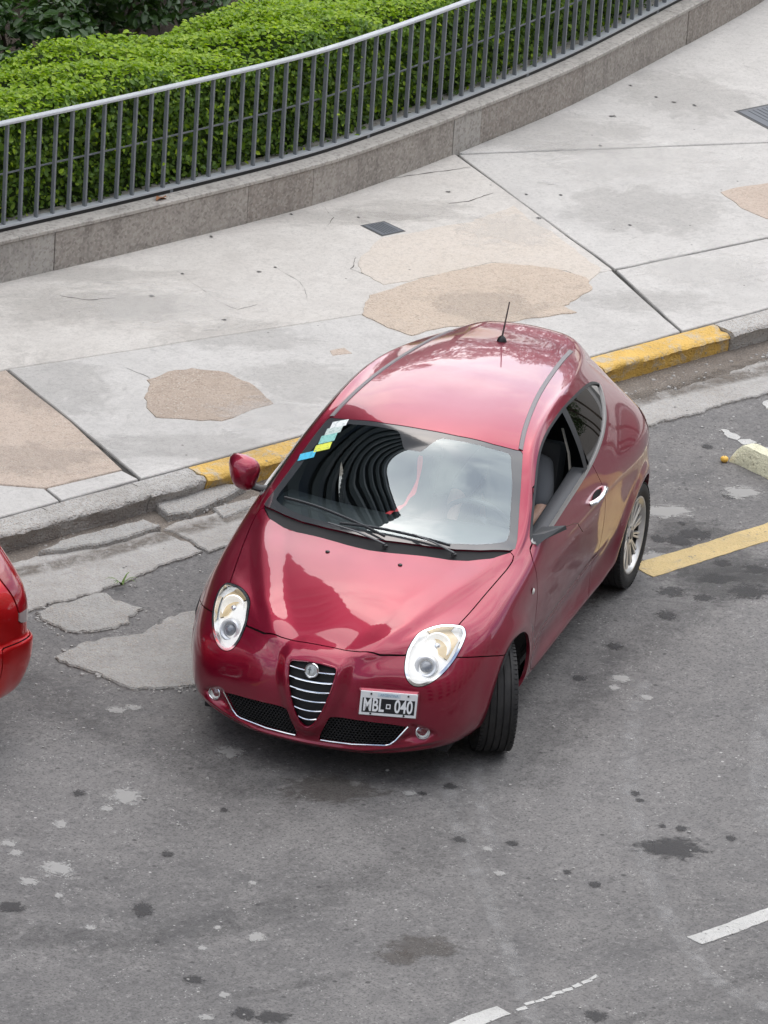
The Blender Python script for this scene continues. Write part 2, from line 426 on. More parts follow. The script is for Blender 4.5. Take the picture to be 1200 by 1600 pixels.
# ------------------------------------------------------------------ car materials
def glass_mat(name, tint, ior=1.6, rough=0.0, gloss=(1, 1, 1)):
    m = bpy.data.materials.new(name); m.use_nodes = True; t = m.node_tree; t.nodes.clear()
    o = t.nodes.new('ShaderNodeOutputMaterial'); mx_ = t.nodes.new('ShaderNodeMixShader'); tr = t.nodes.new('ShaderNodeBsdfTransparent')
    gl = t.nodes.new('ShaderNodeBsdfGlossy'); fr = t.nodes.new('ShaderNodeFresnel'); ge = t.nodes.new('ShaderNodeNewGeometry')
    mxi = t.nodes.new('ShaderNodeMath'); mxi.operation = 'MULTIPLY'; mxi.inputs[1].default_value = 0.0
    fr.inputs['IOR'].default_value = ior; gl.inputs['Roughness'].default_value = rough; gl.inputs['Color'].default_value = (*gloss, 1)
    tr.inputs['Color'].default_value = (*tint, 1)
    # the same reflectance from both sides of the thin pane
    ad = t.nodes.new('ShaderNodeVectorMath'); ad.operation = 'MULTIPLY'
    lw = t.nodes.new('ShaderNodeLayerWeight'); lw.inputs['Blend'].default_value = .5
    pw = t.nodes.new('ShaderNodeMath'); pw.operation = 'POWER'; pw.inputs[1].default_value = 4.0
    ma = t.nodes.new('ShaderNodeMath'); ma.operation = 'MULTIPLY_ADD'; r0 = ((ior - 1) / (ior + 1)) ** 2 * 2
    ma.inputs[1].default_value = 1 - r0; ma.inputs[2].default_value = r0
    t.links.new(lw.outputs['Facing'], pw.inputs[0]); t.links.new(pw.outputs[0], ma.inputs[0]); t.links.new(ma.outputs[0], mx_.inputs[0])
    for n_ in (fr, ge, mxi, ad): t.nodes.remove(n_)
    t.links.new(tr.outputs[0], mx_.inputs[1]); t.links.new(gl.outputs[0], mx_.inputs[2]); t.links.new(mx_.outputs[0], o.inputs[0])
    MATS[name] = m; return m
def paint_mat(name, c, c2, dust=.04):
    k = NT(name, color=c, rough=.36, metal=.62, coat=1.0, coat_rough=.03)
    k.b.inputs['Coat IOR'].default_value = 1.52
    fl = k.noise(900, 1, .5); base = k.mix(fl, c, c2)
    film = k.ramp(k.noise(3.0, 5, .6), [(.42, 0), (.75, 1)])
    k.color(k.mix(k.mul(film, dust), base, (.35, .30, .27)))
    k.rough(k.ramp(k.noise(6, 4), [(.3, .30), (.7, .40)]))
    return k.m
PAINT = paint_mat('maroon_paint', (.225, .0020, .022), (.29, .0035, .033), .003)
PAINT2 = paint_mat('bright_red_paint', (.62, .006, .008), (.70, .008, .010), .006)
GLASS = glass_mat('windscreen_glass', (.84, .92, .93), 1.80, gloss=(.84, .95, 1.0))
DGLASS = glass_mat('privacy_glass', (.10, .12, .13), 1.7)
LENSM = glass_mat('lamp_cover', (.97, .98, 1.0), 1.45)
FRIT = mat('black_ceramic_band', (.05, .052, .056), .12, spec=.6, coat=.6)
BLACK = mat('black_plastic', (.012, .012, .013), .45)
DARK = mat('dark_lining', (.012, .012, .013), .8)
SATIN = mat('grey_trim', (.14, .13, .13), .45)
CHROME = mat('chrome', (.82, .83, .85), .12, metal=1.0)
SILVER = mat('bright_reflector', (.97, .97, .95), .35, metal=.12)
GLOW = mat('glow_reflector', (.97, .96, .92), .35, metal=.1); GLOW.node_tree.nodes['Principled BSDF'].inputs['Emission Color'].default_value = (1.0, .96, .86, 1); GLOW.node_tree.nodes['Principled BSDF'].inputs['Emission Strength'].default_value = .16  # weak emission added so the headlamp reflectors look white
AMBER = mat('amber_plastic', (.96, .74, .42), .25, coat=.8)
REDLENS = mat('red_lamp_plastic', (.30, .008, .012), .12, coat=1.0)
SEATM = mat('charcoal_seat_cloth', (.035, .036, .038), .85)
def rubber():
    k = NT('tyre_rubber', color=(.018, .018, .019), rough=.75)
    d = k.ramp(k.noise(14, 5, .6), [(.35, 0), (.8, 1)])
    k.color(k.mix(d, (.014, .014, .015), (.040, .038, .036)))
    k.bump(k.noise(60, 3), .15, .004); return k.m
RUBBER = rubber()
def alloy():
    k = NT('alloy_wheel', color=(.8, .8, .78), rough=.32, metal=.6)
    d = k.ramp(k.noise(9, 5, .65), [(.35, 0), (.75, 1)]); k.color(k.mix(k.mul(d, .5), (.80, .79, .77), (.34, .31, .28))); return k.m
ALLOY = alloy()

# ------------------------------------------------------------------ wheels
def build_wheel(parent, x, y, steer=0.0, R=WR, rim=.222, width=.205, spokes=26, name='wheel'):
    s = 1 if y > 0 else -1
    w_ = empty(name); w_.parent = parent; w_.location = (x, y, R); w_.rotation_euler = (0, 0, steer)
    M = frame((1, 0, 0), (0, 0, s), (0, s, 0)) if s > 0 else frame((1, 0, 0), (0, 0, 1), (0, -1, 0))
    M = frame((1, 0, 0), (0, 0, 1), (0, s, 0))
    h = width / 2
    prof = [(rim - .012, -h * .72), (rim + .004, -h * .86), (rim + .03, -h * .98), (R - .035, -h * 1.0), (R - .012, -h * .92), (R - .003, -h * .78)]
    for k in (-.55, -.18, .18, .55):                          # circumferential grooves
        prof += [(R, h * (k - .16)), (R, h * (k - .045)), (R - .008, h * (k - .03)), (R - .008, h * (k + .03)), (R, h * (k + .045))]
    prof += [(R - .003, h * .78), (R - .012, h * .92), (R - .035, h * 1.0), (rim + .03, h * .98), (rim + .004, h * .86), (rim - .012, h * .72)]
    ty = MB().lathe(prof, 72, M)
    for k in range(72):                                       # tread blocks on the shoulder
        a = 2 * PI * k / 72
        for sd2 in (-1, 1):
            c = Vector((math.cos(a) * (R - .0042), math.sin(a) * (R - .0042), sd2 * h * .83))
            B = frame((-math.sin(a), math.cos(a), 0), (0, 0, 1), (math.cos(a), math.sin(a), 0))
            ty.box(tuple(M @ c), (.017, .022, .006), M=(M @ B).to_3x3())
    ty.build('tyre', RUBBER, w_, smooth=True, angle=30)
    MB().lathe([(rim - .03, -h * .8), (rim - .002, -h * .84), (rim + .006, -h * .8), (rim - .014, -h * .6), (rim - .02, h * .5), (rim - .012, h * .60), (rim - .026, h * .60), (rim - .03, -h * .6)], 64, M, close=True).build('barrel', mat('dark_barrel', (.06, .058, .055), .55, metal=.4), w_, smooth=True)
    MB().lathe([(rim - .016, h * .58), (rim - .004, h * .74), (rim + .007, h * .80), (rim + .006, h * .90), (rim - .004, h * .90), (rim - .014, h * .80), (rim - .024, h * .62)], 64, M, close=True).build('rim', ALLOY, w_, smooth=True)
    MB().lathe([(.012, h * .62), (.03, h * .70), (.052, h * .70), (.072, h * .58), (.075, h * .2), (.012, h * .2)], 32, M).build('hub', ALLOY, w_, smooth=True)
    MB().lathe([(.001, h * .735), (.026, h * .735), (.030, h * .66)], 24, M).build('hub_cap', SATIN, w_, smooth=True)
    MB().lathe([(.03, -.005), (.135, -.005), (.135, .012), (.03, .012)], 40, M, close=True).build('brake_disc', mat('brake_steel', (.30, .29, .28), .4, metal=1), w_)
    sm = None
    for k in range(spokes):
        a = 2 * PI * k / spokes + (.05 if k % 2 else -.05)
        if sm is None:
            b = MB(); r0, r1 = .055, rim - .012; V = []
            for r, hw, t, zz in ((r0, .0065, .020, h * .62), (.12, .0058, .022, h * .66), (r1, .0085, .024, h * .74)):
                V += [(r, -hw, zz), (r, hw, zz), (r, hw, zz - t), (r, -hw, zz - t)]
            F = [(0, 1, 2, 3), (11, 10, 9, 8)]
            for i in (0, 4):
                for j in range(4): F.append((i + j, i + 4 + j, i + 4 + (j + 1) % 4, i + (j + 1) % 4))
            b.add([M @ Vector(v) for v in V], F); o = b.build('spoke', ALLOY, w_, bevel=.0018); sm = o.data
        else:
            o = bpy.data.objects.new('spoke', sm); COL.objects.link(o); o.parent = w_
        o.rotation_euler = (0, a, 0)
    for k in range(5):
        a = 2 * PI * k / 5
        MB().lathe([(.001, h * .60), (.008, h * .60), (.008, h * .4)], 8, M @ Matrix.Translation((math.cos(a) * .05, math.sin(a) * .05, h * .1))).build('wheel_bolt', BLACK, w_)
    return w_

# ------------------------------------------------------------------ text as flat mesh
def text_mesh(name, body, size, m, parent=None, M=None, sx=1.0, bold=0.0, align='CENTER', ext=.0006):
    cu = bpy.data.curves.new(name, 'FONT'); cu.body = body; cu.size = size; cu.align_x = align; cu.align_y = 'CENTER'; cu.extrude = ext; cu.offset = bold
    tmp = bpy.data.objects.new(name, cu); COL.objects.link(tmp)
    dg = bpy.context.evaluated_depsgraph_get(); me = bpy.data.meshes.new_from_object(tmp.evaluated_get(dg))
    bpy.data.objects.remove(tmp); bpy.data.curves.remove(cu)
    S = Matrix.Diagonal((sx, 1, 1, 1)); me.transform((M if M is not None else Matrix.Identity(4)) @ S); me.name = name
    me.materials.clear(); return link(name, me, m, parent)
# ------------------------------------------------------------------ the maroon hatchback
def mirror_poly(half):
    """closed outline from points running along the y >= 0 half"""
    return np.array(list(half) + [(a, -b) for a, b in reversed(half) if abs(b) > 1e-6])
WS_TOP = [(-.90, 0), (-.905, .2), (-.93, .40), (-.962, .52), (-.974, .545), (-.958, .562), (-.755, .62), (-.45, .705), (-.385, .715)]
WS_LOW = [(-.35, .69), (-.27, .56), (-.21, .434), (-.175, .296), (-.14, .06), (-.135, 0)]
WSH = mirror_poly(WS_TOP + WS_LOW)
WS_CLEAR = mirror_poly([(-.735, 0), (-.735, .045), (-.75, .058), (-.835, .105), (-.858, .13), (-.868, .2), (-.89, .38), (-.915, .49), (-.905, .51), (-.74, .575), (-.46, .655), (-.405, .655), (-.36, .61), (-.30, .52), (-.245, .40), (-.215, .28), (-.19, .06), (-.188, 0)])
HOOD_REAR = [(-.345, .70), (-.23, .631), (-.15, .52), (-.112, .434), (-.085, .296), (-.045, .12), (-.036, .06), (-.031, 0)]
HOOD = mirror_poly([(.740, 0), (.739, .14), (.733, .215), (.708, .32), (.648, .436), (.60, .50), (.50, .58), (.40, .632), (.36, .640), (.188, .667), (-.04, .70), (-.216, .722), (-.30, .728), (-.335, .722)] + HOOD_REAR)
COWL = mirror_poly([(-.375, .722)] + [(a + .0, b) for a, b in HOOD_REAR] ) if False else np.array([(a, b) for a, b in HOOD_REAR] + [(a, -b) for a, b in reversed(HOOD_REAR[:-1])] + [(-.385, -.715)] + [(a, -b) for a, b in WS_LOW] + [(a, b) for a, b in reversed(WS_LOW[:-1])] + [(-.385, .715)])
SIDEWIN = spline([(-2.47, 1.212), (-2.30, 1.275), (-2.0, 1.335), (-1.687, 1.366), (-1.452, 1.368), (-1.212, 1.349), (-1.006, 1.297), (-.80, 1.192), (-.588, 1.058), (-.515, 1.005), (-.525, .985), (-.60, .984), (-.717, .992), (-1.02, 1.018), (-1.296, 1.038), (-1.555, 1.062), (-1.792, 1.098), (-2.043, 1.143), (-2.26, 1.18), (-2.41, 1.198)], 5)
PILLAR = np.array([(-1.60, 1.45), (-1.45, 1.02), (-1.50, 1.02), (-1.69, 1.45)])
DOOR = np.array([(-.415, .93), (-.40, .80), (-.405, .55), (-.43, .36), (-.48, .275), (-.56, .25), (-1.56, .25), (-1.62, .27), (-1.68, .36), (-1.72, .50), (-1.70, .68), (-1.655, .90), (-1.60, 1.06), (-1.53, 1.2), (-.80, 1.2), (-.53, 1.0), (-.46, .975)])
LAMP3 = [(.691, .454, .672), (.713, .475, .629), (.716, .505, .600), (.702, .543, .589), (.672, .588, .602), (.612, .638, .642), (.533, .674, .695), (.458, .690, .748), (.390, .690, .789), (.356, .667, .819), (.370, .630, .832), (.41, .56, .836), (.475, .50, .828), (.53, .465, .807), (.60, .447, .765), (.64, .445, .737)]
LAMPDIR = np.array([.66, .30, .69]); LAMPDIR /= np.linalg.norm(LAMPDIR)
INTAKE = np.array([(.118, .402), (.20, .404), (.30, .400), (.42, .388), (.512, .374), (.452, .286), (.425, .262), (.40, .256), (.238, .252), (.12, .250), (.060, .250), (.070, .29)])
FOGREC = spline([(.52, .385), (.56, .385), (.625, .352), (.640, .318), (.60, .296), (.54, .283), (.475, .285), (.50, .33)], 4)
def basis(d):
    d = np.array(d) / np.linalg.norm(d); u = np.cross([0, 0, 1], d); u /= np.linalg.norm(u); return u, np.cross(d, u)
def sculpt_mito(V, N):
    V = sculpt_hatch(V, N)
    x, y, z = V.T; fr = x > .4
    # scooped pockets round the fog lamps, a thin blade along the bottom of the bumper
    for s in (1, -1):
        g = poly_sd(np.stack([y * s, z], 1), FOGREC); V[:, 0] -= np.where(fr, .028 * (1 - smooth01(g, -.03, .012)), 0)
    ay = np.abs(y)
    zl = np.interp(ay, [0, .3, .5, .66], [.232, .235, .262, .30])
    V[:, 0] += np.where(fr, .012 * np.exp(-((z - zl + .012) / .012) ** 2) * smooth01(.70 - ay, 0, .08), 0)
    V[:, 0] -= np.where(fr, .012 * np.exp(-((z - zl + .040) / .012) ** 2) * smooth01(.66 - ay, 0, .08), 0)
    # shallow ledge the number plate sits on
    return V
CARRZ = math.radians(209.5)
car = empty('car', (0, 0, 0), CARRZ, label='maroon three-door hatchback with a triangular chrome-barred grille, pulling away from the kerb', cat='car')
sh = base_shell(HATCH_SIDE, HATCH_FRONT, HATCH_TOP, HATCH_TAIL, sculpt_mito)
BV = BVHTree.FromPolygons([tuple(v) for v in sh.V], [tuple(map(int, t)) for t in sh.T])
def on(o, d):
    r = BV.ray_cast(Vector(o), Vector(d)); return (r[0], r[1]) if r[0] is not None else (Vector(o), Vector((0, 0, 1)))
def top(x, y, off=0.0):
    p, n = on((x, y, 3), (0, 0, -1)); return p + (n if n.z > 0 else -n) * off
def sidep(x, z, s, off=0.0):
    p, n = on((x, s * 3, z), (0, -s, 0)); return p + (n if n.y * s > 0 else -n) * off
def frontp(y, z, off=0.0):
    p, n = on((3, y, z), (-1, 0, 0)); return p + (n if n.x > 0 else -n) * off

def f_top(S, poly, zmin=.6): return np.maximum(poly_sd(S.V[:, [0, 1]], poly), (zmin - S.V[:, 2]) * .5)
def f_side(S, poly, s, ymin=.30): return np.maximum(poly_sd(S.V[:, [0, 2]], poly), (ymin - s * S.V[:, 1]) * .5)
def f_front(S, poly, xmin=.3): return np.maximum(poly_sd(S.V[:, [1, 2]], poly), (xmin - S.V[:, 0]) * .5)
def f_arch(S, cx, cz, r, ymin=.45): return np.maximum(np.hypot(S.V[:, 0] - cx, S.V[:, 2] - cz) - r, (ymin - np.abs(S.V[:, 1])) * .5)
def gap(S, fn, w_=.003):
    a, b = S.split(fn(S) - w_); a2, _ = a.split(fn(a) + w_); return a2, b

lining = sh
B = sh
for cx, cz, r in ((0, .322, .345), (-2.507, .325, .352)):
    _, B = B.split(f_arch(B, cx, cz, r)); _, lining = lining.split(f_arch(lining, cx, cz, r + .012))
ws, B = B.split(f_top(B, WSH, .8)); _, lining = lining.split(f_top(lining, WSH, .8))
REARWIN = np.array([(-.40, 1.20), (-.47, 1.06), (-.42, 1.0), (.42, 1.0), (.47, 1.06), (.40, 1.20)])
f_rear = lambda S, poly: np.maximum(poly_sd(S.V[:, [1, 2]], poly), (S.V[:, 0] + 2.6) * .5)
rw, B = B.split(f_rear(B, REARWIN)); _, lining = lining.split(f_rear(lining, REARWIN))
wins = {}
for s in (1, -1):
    wins[s], B = B.split(f_side(B, SIDEWIN, s)); _, lining = lining.split(f_side(lining, SIDEWIN, s))
_, lining = lining.split(f_top(lining, COWL, .8))
# head lamps
lamps = {}
LB = {}
for s in (1, -1):
    d = LAMPDIR * [1, s, 1]; u, v_ = basis(d); P3 = np.array(LAMP3) * [1, s, 1]
    poly = spline(np.stack([P3 @ u, P3 @ v_], 1), 5); LB[s] = (u, v_, poly)
    f = lambda S: np.maximum(np.maximum(poly_sd(np.stack([S.V @ u, S.V @ v_], 1), poly), (.25 - S.V[:, 0]) * .5), (.3 - s * S.V[:, 1]) * .5)
    lamps[s], B = gap(B, f, .002); _, lining = lining.split(f(lining))
hood, B = gap(B, lambda S: f_top(S, HOOD, .68))
cowl, B = B.split(f_top(B, COWL, .8))
doors = {}
for s in (1, -1): doors[s], B = gap(B, lambda S: f_side(S, DOOR, s))
def f_bumper(S):
    x, y, z = S.V.T
    return np.maximum(z - np.interp(x, [.10, .146, .39, .513, .56, .6], [.603, .618, .685, .711, .80, .95]), .02 - x)
bumper, B = gap(B, f_bumper)
grille_hole, bumper = bumper.split(f_front(bumper, spline(GRILLE, 4)))
intakes = {}
for s in (1, -1): intakes[s], bumper = bumper.split(f_front(bumper, INTAKE * [s, 1]))
TAIL = spline([(-3.04, .80), (-3.0, .90), (-2.86, .935), (-2.80, .86), (-2.84, .77), (-2.96, .74)], 4)
tails = {}
for s in (1, -1): tails[s], B = gap(B, lambda S: f_side(S, TAIL, s, .35))
lining.build('inner_lining', DARK, car, off=-.026)
body = B.build('body_shell', PAINT, car, lip=.02)
bonnet = hood.build('bonnet', PAINT, car, lip=.015)
cowl.build('wiper_cowl', DARK, car, off=-.012)
bump = bumper.build('front_bumper', PAINT, car, lip=.018)
ws = ws.refine()
wsc, wsf = ws.split(poly_sd(ws.V[:, [0, 1]], WS_CLEAR))
wscreen = wsc.build('windscreen', GLASS, car, off=-.003)
wsf.build('black_border', FRIT, wscreen, off=-.003)
rw.build('rear_window', DGLASS, car, off=-.004)
for s in (1, -1):
    dr = doors[s].build('door', PAINT, car, lip=.02)
    if s > 0: dr['label'] = 'driver door with its window wound down and its mirror housing missing'
    wins[s] = wins[s].refine(); ring, inner = wins[s].split(-(poly_sd(wins[s].V[:, [0, 2]], SIDEWIN) + .012))
    rlo, rhi = ring.split(ring.V[:, 2] - np.interp(ring.V[:, 0], [-2.46, -2.2, -1.5, -.7, -.5], [1.21, 1.22, 1.2, 1.06, 1.0]))
    rlo.build('window_trim', mat('pale_trim', (.38, .37, .36), .35, metal=.5), car, off=.003, lip=.02); rhi.build('window_trim', BLACK, car, off=.001, lip=.02)
    pil, rest = inner.split(poly_sd(inner.V[:, [0, 2]], PILLAR))
    pil.build('door_pillar', BLACK, car, off=-.004)
    fw_, qw = rest.split(-(rest.V[:, 0] + 1.57))
    qw.build('quarter_window', DGLASS, car, off=-.006)
    if s < 0: fw_.build('door_window', DGLASS, car, off=-.006)
    tails[s].build('tail_lamp', REDLENS, car, off=.003)
    # inner top of the door: padded ledge and door card
    pts = [(-.56, .985), (-.72, .992), (-1.02, 1.018), (-1.30, 1.038), (-1.52, 1.058)]
    V = []; F = []
    for (x, z) in pts:
        p = sidep(x, z, s, -.01); q = p.y
        for dy, dz in ((0, -.01), (.02, .010), (.085, .006), (.105, -.02), (.11, -.45)): V.append((x, q - s * dy, z + dz))
    for i in range(len(pts) - 1):
        for j in range(4): F.append((i * 5 + j, i * 5 + j + 1, i * 5 + 6 + j, i * 5 + 5 + j))
    mesh('door_card', V, F, mat('door_card_grey', (.045, .047, .052), .6), dr, smooth=True)
    # handle: polished bow over a dark cup
    hp = [sidep(x, .918 + dz, s, o) for x, dz, o in ((-1.40, -.006, -.004), (-1.42, -.004, .022), (-1.48, 0, .036), (-1.56, .004, .036), (-1.62, .006, .022), (-1.64, .008, -.004))]
    MB().tube(hp, [.016, .019, .015, .015, .019, .016], 10, squash=.75).build('handle', mat('polished_metal', (.86, .86, .86), .06, metal=1), dr, smooth=True)
    cup = [sidep(-1.52 + .075 * math.cos(a), .92 + .024 * math.sin(a), s, .002) for a in np.linspace(0, 2 * PI, 20, endpoint=False)]
    mesh('handle_cup', cup, [tuple(range(20))], DARK, dr)
    # repeater lamp on the wing
    rp_ = sidep(-.322, .80, s, .003)
    MB().lathe([(.001, .008), (.012, .006), (.019, 0)], 16, frame((1, 0, 0), (0, 0, 1), (0, s, 0), rp_)).build('side_repeater', mat('clear_plastic', (.75, .72, .68), .15, coat=1), car, smooth=True)
    # dark wheel housings
    for cx, cz, r in ((0, .322, .352), (-2.507, .325, .36)):
        V = []; F = []; A = np.linspace(0, PI, 28)
        for a in A:
            for yy in (.80 + .066 * float(smooth01(math.sin(a), .35, .75) * (1 if cx == 0 else smooth01(math.cos(a), -.8, -.2))), .50): V.append((cx + r * math.cos(a), s * yy, cz + r * math.sin(a)))
        n_ = len(A)
        for i in range(n_ - 1): F.append((2 * i, 2 * i + 1, 2 * i + 3, 2 * i + 2))
        F.append(tuple(2 * i + 1 for i in range(n_)))
        mesh('wheel_housing', V, F, DARK, car)
# underside
MB().box((-1.15, 0, .2), (3.4, 1.36, .04)).build('underbody', DARK, car)

# ---- head lamps: chrome surround, clear cover, reflector with projector and indicator
for s in (1, -1):
    u, v_, poly = LB[s]; S = lamps[s]
    P2 = lambda Q: np.stack([Q.V @ u, Q.V @ v_], 1)
    rim_, inner = S.split(-(poly_sd(P2(S), poly) + .016))
    hl = empty('headlamp'); hl.parent = car
    rim_.build('chrome_surround', CHROME, hl, off=.001, lip=.045)
    cover = inner.build('cover', LENSM, hl, off=-.001)
    c = np.array([p @ np.array([u, v_]).T for p in [np.array(LAMP3).mean(0) * [1, s, 1]]])[0]
    am, refl = inner.split(poly_sd(P2(inner), np.array([c + np.array(q) * [s, 1] for q in ((.040, .0), (.09, -.03), (.16, .10), (.10, .18), (-.02, .16), (.03, .085))])))
    refl.build('reflector', GLOW, hl, off=-.042)
    am.build('indicator', AMBER, hl, off=-.034)
    d = Vector(LAMPDIR * [1, s, 1]); ft = Vector((.93, .2 * s, .3)).normalized()
    p = Vector((.618, .553 * s, .684)) - d * .026
    X = ft.orthogonal().normalized(); Mx = frame(X, ft.cross(X), ft, p)
    MB().lathe([(.066, -.02), (.060, .006), (.052, .012), (.044, .010), (.036, .002), (.034, -.012)], 32, Mx).build('projector_ring', mat('satin_chrome', (.88, .88, .87), .30, metal=.35), hl, smooth=True)
    MB().lathe([(.034, -.004), (.031, .008), (.022, .017), (.01, .021), (.0005, .022)], 24, Mx).build('projector_lens', mat('projector_glass', (.22, .23, .25), .05, spec=.8, coat=1), hl, smooth=True)
    p = Vector((.510, .575 * s, .762)) - d * .024
    Mx = frame(X, ft.cross(X), ft, p)
    MB().lathe([(.074, .004), (.068, .012), (.062, .006), (.050, -.010), (.026, -.022), (.0005, -.025)], 32, Mx).build('main_beam_bowl', GLOW, hl, smooth=True)
    MB().lathe([(.020, -.020), (.018, .000), (.012, .007), (.0005, .009)], 16, Mx).build('bulb_shield', CHROME, hl, smooth=True)

# ---- grille: black backing, six chrome bars, round badge
gr = grille_hole.build('grille', BLACK, bump, off=-.035)
GR = np.array(GRILLE)
def grille_half(z): 
    P = GR[GR[:, 0] >= -1e-9]; P = P[np.argsort(P[:, 1])]; return float(np.interp(z, P[:, 1], P[:, 0])) if z < .66 else .12
for z in (.632, .583, .531, .478, .425, .374):
    hw = grille_half(z) - .004; pts = []
    for t in np.linspace(-1, 1, 11):
        q = frontp(0, z, 0); pts.append((q.x - .006 - .010 * t * t, t * hw, z + .006 * t * t))
    MB().tube(pts, .0075, 8, squash=.75).build('grille_bar', CHROME, bump, smooth=True)
# red bead round the shield opening
gl = spline(GRILLE, 4); MB().tube([frontp(a * 1.01, b, .0) for a, b in np.vstack([gl, gl[:1]])], .006, 8).build('grille_surround', PAINT, bump, smooth=True)
bc = frontp(0, .640, .0); bc = Vector((bc.x + .006, 0, .640)); bn = Vector((.94, 0, .34)).normalized()
Mb = frame((0, 1, 0), bn.cross(Vector((0, 1, 0))), bn, bc)
badge = MB().lathe([(.039, -.012), (.0395, .004), (.036, .008), (.031, .006), (.0305, .003)], 40, Mb).build('badge_ring', CHROME, bump, smooth=True)
MB().lathe([(.0305, .003), (.015, .006), (.0005, .0065)], 32, Mb).build('badge_disc', mat('badge_grey', (.42, .43, .42), .3, metal=.4), badge, smooth=True)
em = MB(); em.box((-.010, 0, .0072), (.005, .036, .003)); em.box((-.010, .003, .0074), (.018, .005, .003)); em.V = [tuple(Mb @ Vector(v)) for v in em.V]
em.build('badge_cross', mat('badge_dark', (.10, .10, .11), .3), badge)
MB().tube([Mb @ Vector(q) for q in ((.012, -.019, .007), (.006, -.012, .008), (.014, -.005, .008), (.007, .003, .008), (.014, .010, .008), (.010, .018, .007))], .0022, 6).build('badge_serpent', mat('badge_pale', (.75, .76, .75), .25, metal=.5), badge, smooth=True)
MB().lathe([(.0325, .0062), (.0345, .0085), (.036, .0075)], 40, Mb).build('badge_bezel', mat('badge_dark', ), badge, smooth=True)

# ---- lower intakes with honeycomb mesh and a bright edge, fog lamps
HONEY = mat('honeycomb_plastic', (.022, .022, .023), .4)
for s in (1, -1):
    intakes[s].build('lower_intake', mat('intake_black', (.004, .004, .004), .9), bump, off=-.045)
    hc = MB(); pitch = .0185; R6 = pitch * .577
    poly = INTAKE * [s, 1]
    ys = np.arange(.05, .53, pitch); k = 0
    for i, yy in enumerate(ys):
        for j in range(14):
            cy = s * (yy + (.5 * pitch if j % 2 else 0)); cz = .245 + j * pitch * .80
            if poly_sd(np.array([[cy, cz]]), poly)[0] > -.001: continue
            q = frontp(cy, cz, -.012); V = []
            for rr, dx in ((R6 * 1.0, 0), (R6 * .80, 0), (R6 * .80, -.012)):
                for a in range(6): t = PI / 6 + a * PI / 3; V.append((q.x + dx, cy + rr * math.cos(t), cz + rr * .93 * math.sin(t)))
            F = []
            for r_ in (0, 6):
                for a in range(6): F.append((r_ + a, r_ + (a + 1) % 6, r_ + 6 + (a + 1) % 6, r_ + 6 + a))
            hc.add(V, F)
    o = hc.build('honeycomb_mesh', HONEY, bump); o['kind'] = 'stuff'
    edge = [(.070, .252), (.12, .2515), (.238, .2535), (.40, .2575), (.425, .264), (.452, .288), (.512, .374)]
    MB().tube([frontp(s * a, b, .002) for a, b in edge], .0042, 6).build('intake_bright_edge', CHROME, bump, smooth=True)
    fp = frontp(s * .578, .333, .0); fd = Vector((.90, .28 * s, .12)).normalized(); X = fd.orthogonal().normalized(); Mf = frame(X, fd.cross(X), fd, fp + fd * .004)
    fl = MB().lathe([(.039, -.02), (.038, .008), (.034, .010), (.031, .006)], 28, Mf).build('fog_lamp', CHROME, bump, smooth=True)
    MB().lathe([(.031, .006), (.018, .012), (.0005, .014)], 24, Mf).build('fog_lens', glass_mat('fog_glass%d' % s, (.92, .93, .92), 1.5), fl, smooth=True)
    MB().lathe([(.031, .0), (.016, -.014), (.0005, -.016)], 24, Mf).build('fog_reflector', SILVER, fl, smooth=True)
# ---- number plate on its ledge
pa = Vector((.836, .268, .513)); pb = Vector((.728, .562, .500)); ty_ = (pb - pa).normalized()
pn = Vector((-(pb - pa).y * -1, 0, 0)); pn = ty_.cross(Vector((0, 0, 1))) * 1.0; pn = (pn if pn.x > 0 else -pn); pn = (pn + Vector((0, 0, .12))).normalized(); up_ = pn.cross(ty_).normalized()
mid = frontp(.415, .507, 0); mid = Vector((mid.x + .022, .415, .507))
Mp = frame(ty_, up_, pn, mid)
def pbox(c, d): return [c, d]
plate = MB().box((0, 0, 0), (.300, .132, .006), bev=.0025); plate.V = [tuple(Mp @ Vector(v)) for v in plate.V]; plate = plate.build('number_plate', mat('plate_white', (.78, .79, .80), .35, coat=.3), bump)
q = MB().box((0, -.010, .0036), (.276, .078, .0016)); q.V = [tuple(Mp @ Vector(v)) for v in q.V]; q.build('plate_field', mat('plate_black', (.012, .013, .016), .4), plate)
q = MB().box((.0, .048, .0034), (.12, .020, .0012)); q.V = [tuple(Mp @ Vector(v)) for v in q.V]; q.build('plate_band', mat('plate_pale_blue', (.60, .68, .74), .4), plate)
PW = mat('plate_letters', (.85, .86, .87), .35)
text_mesh('plate_lettering', 'MBL', .098, PW, plate, Mp @ Matrix.Translation((-.078, -.011, .0050)), sx=.62, bold=.0022)
text_mesh('plate_lettering', '040', .098, PW, plate, Mp @ Matrix.Translation((.080, -.011, .0050)), sx=.66, bold=.0022)
text_mesh('plate_country', 'ARGENTINA', .018, mat('plate_blue_ink', (.25, .36, .48), .5), plate, Mp @ Matrix.Translation((0, .048, .0046)), sx=.95)
q = MB()
for a, b, c, d in ((0, .0105, .024, .005), (0, -.0105, .024, .005), (-.0095, 0, .005, .018), (.0095, 0, .005, .018)): q.box((a, b - .011, .005), (c, d, .0014))
q.V = [tuple(Mp @ Vector(v)) for v in q.V]; q.build('plate_square_mark', PW, plate)
for a, b in ((-.095, .052), (.10, .052), (-.09, -.056), (.085, -.056)):
    MB().lathe([(.0055, .003), (.005, .006), (.0005, .0065)], 10, Mp @ Matrix.Translation((a, b, .001))).build('plate_screw', BLACK, plate)
q = MB().box((0, .0, -.022), (.32, .15, .04), bev=.012); q.V = [tuple(Mp @ Vector(v)) for v in q.V]; q.build('plate_holder', PAINT, bump)

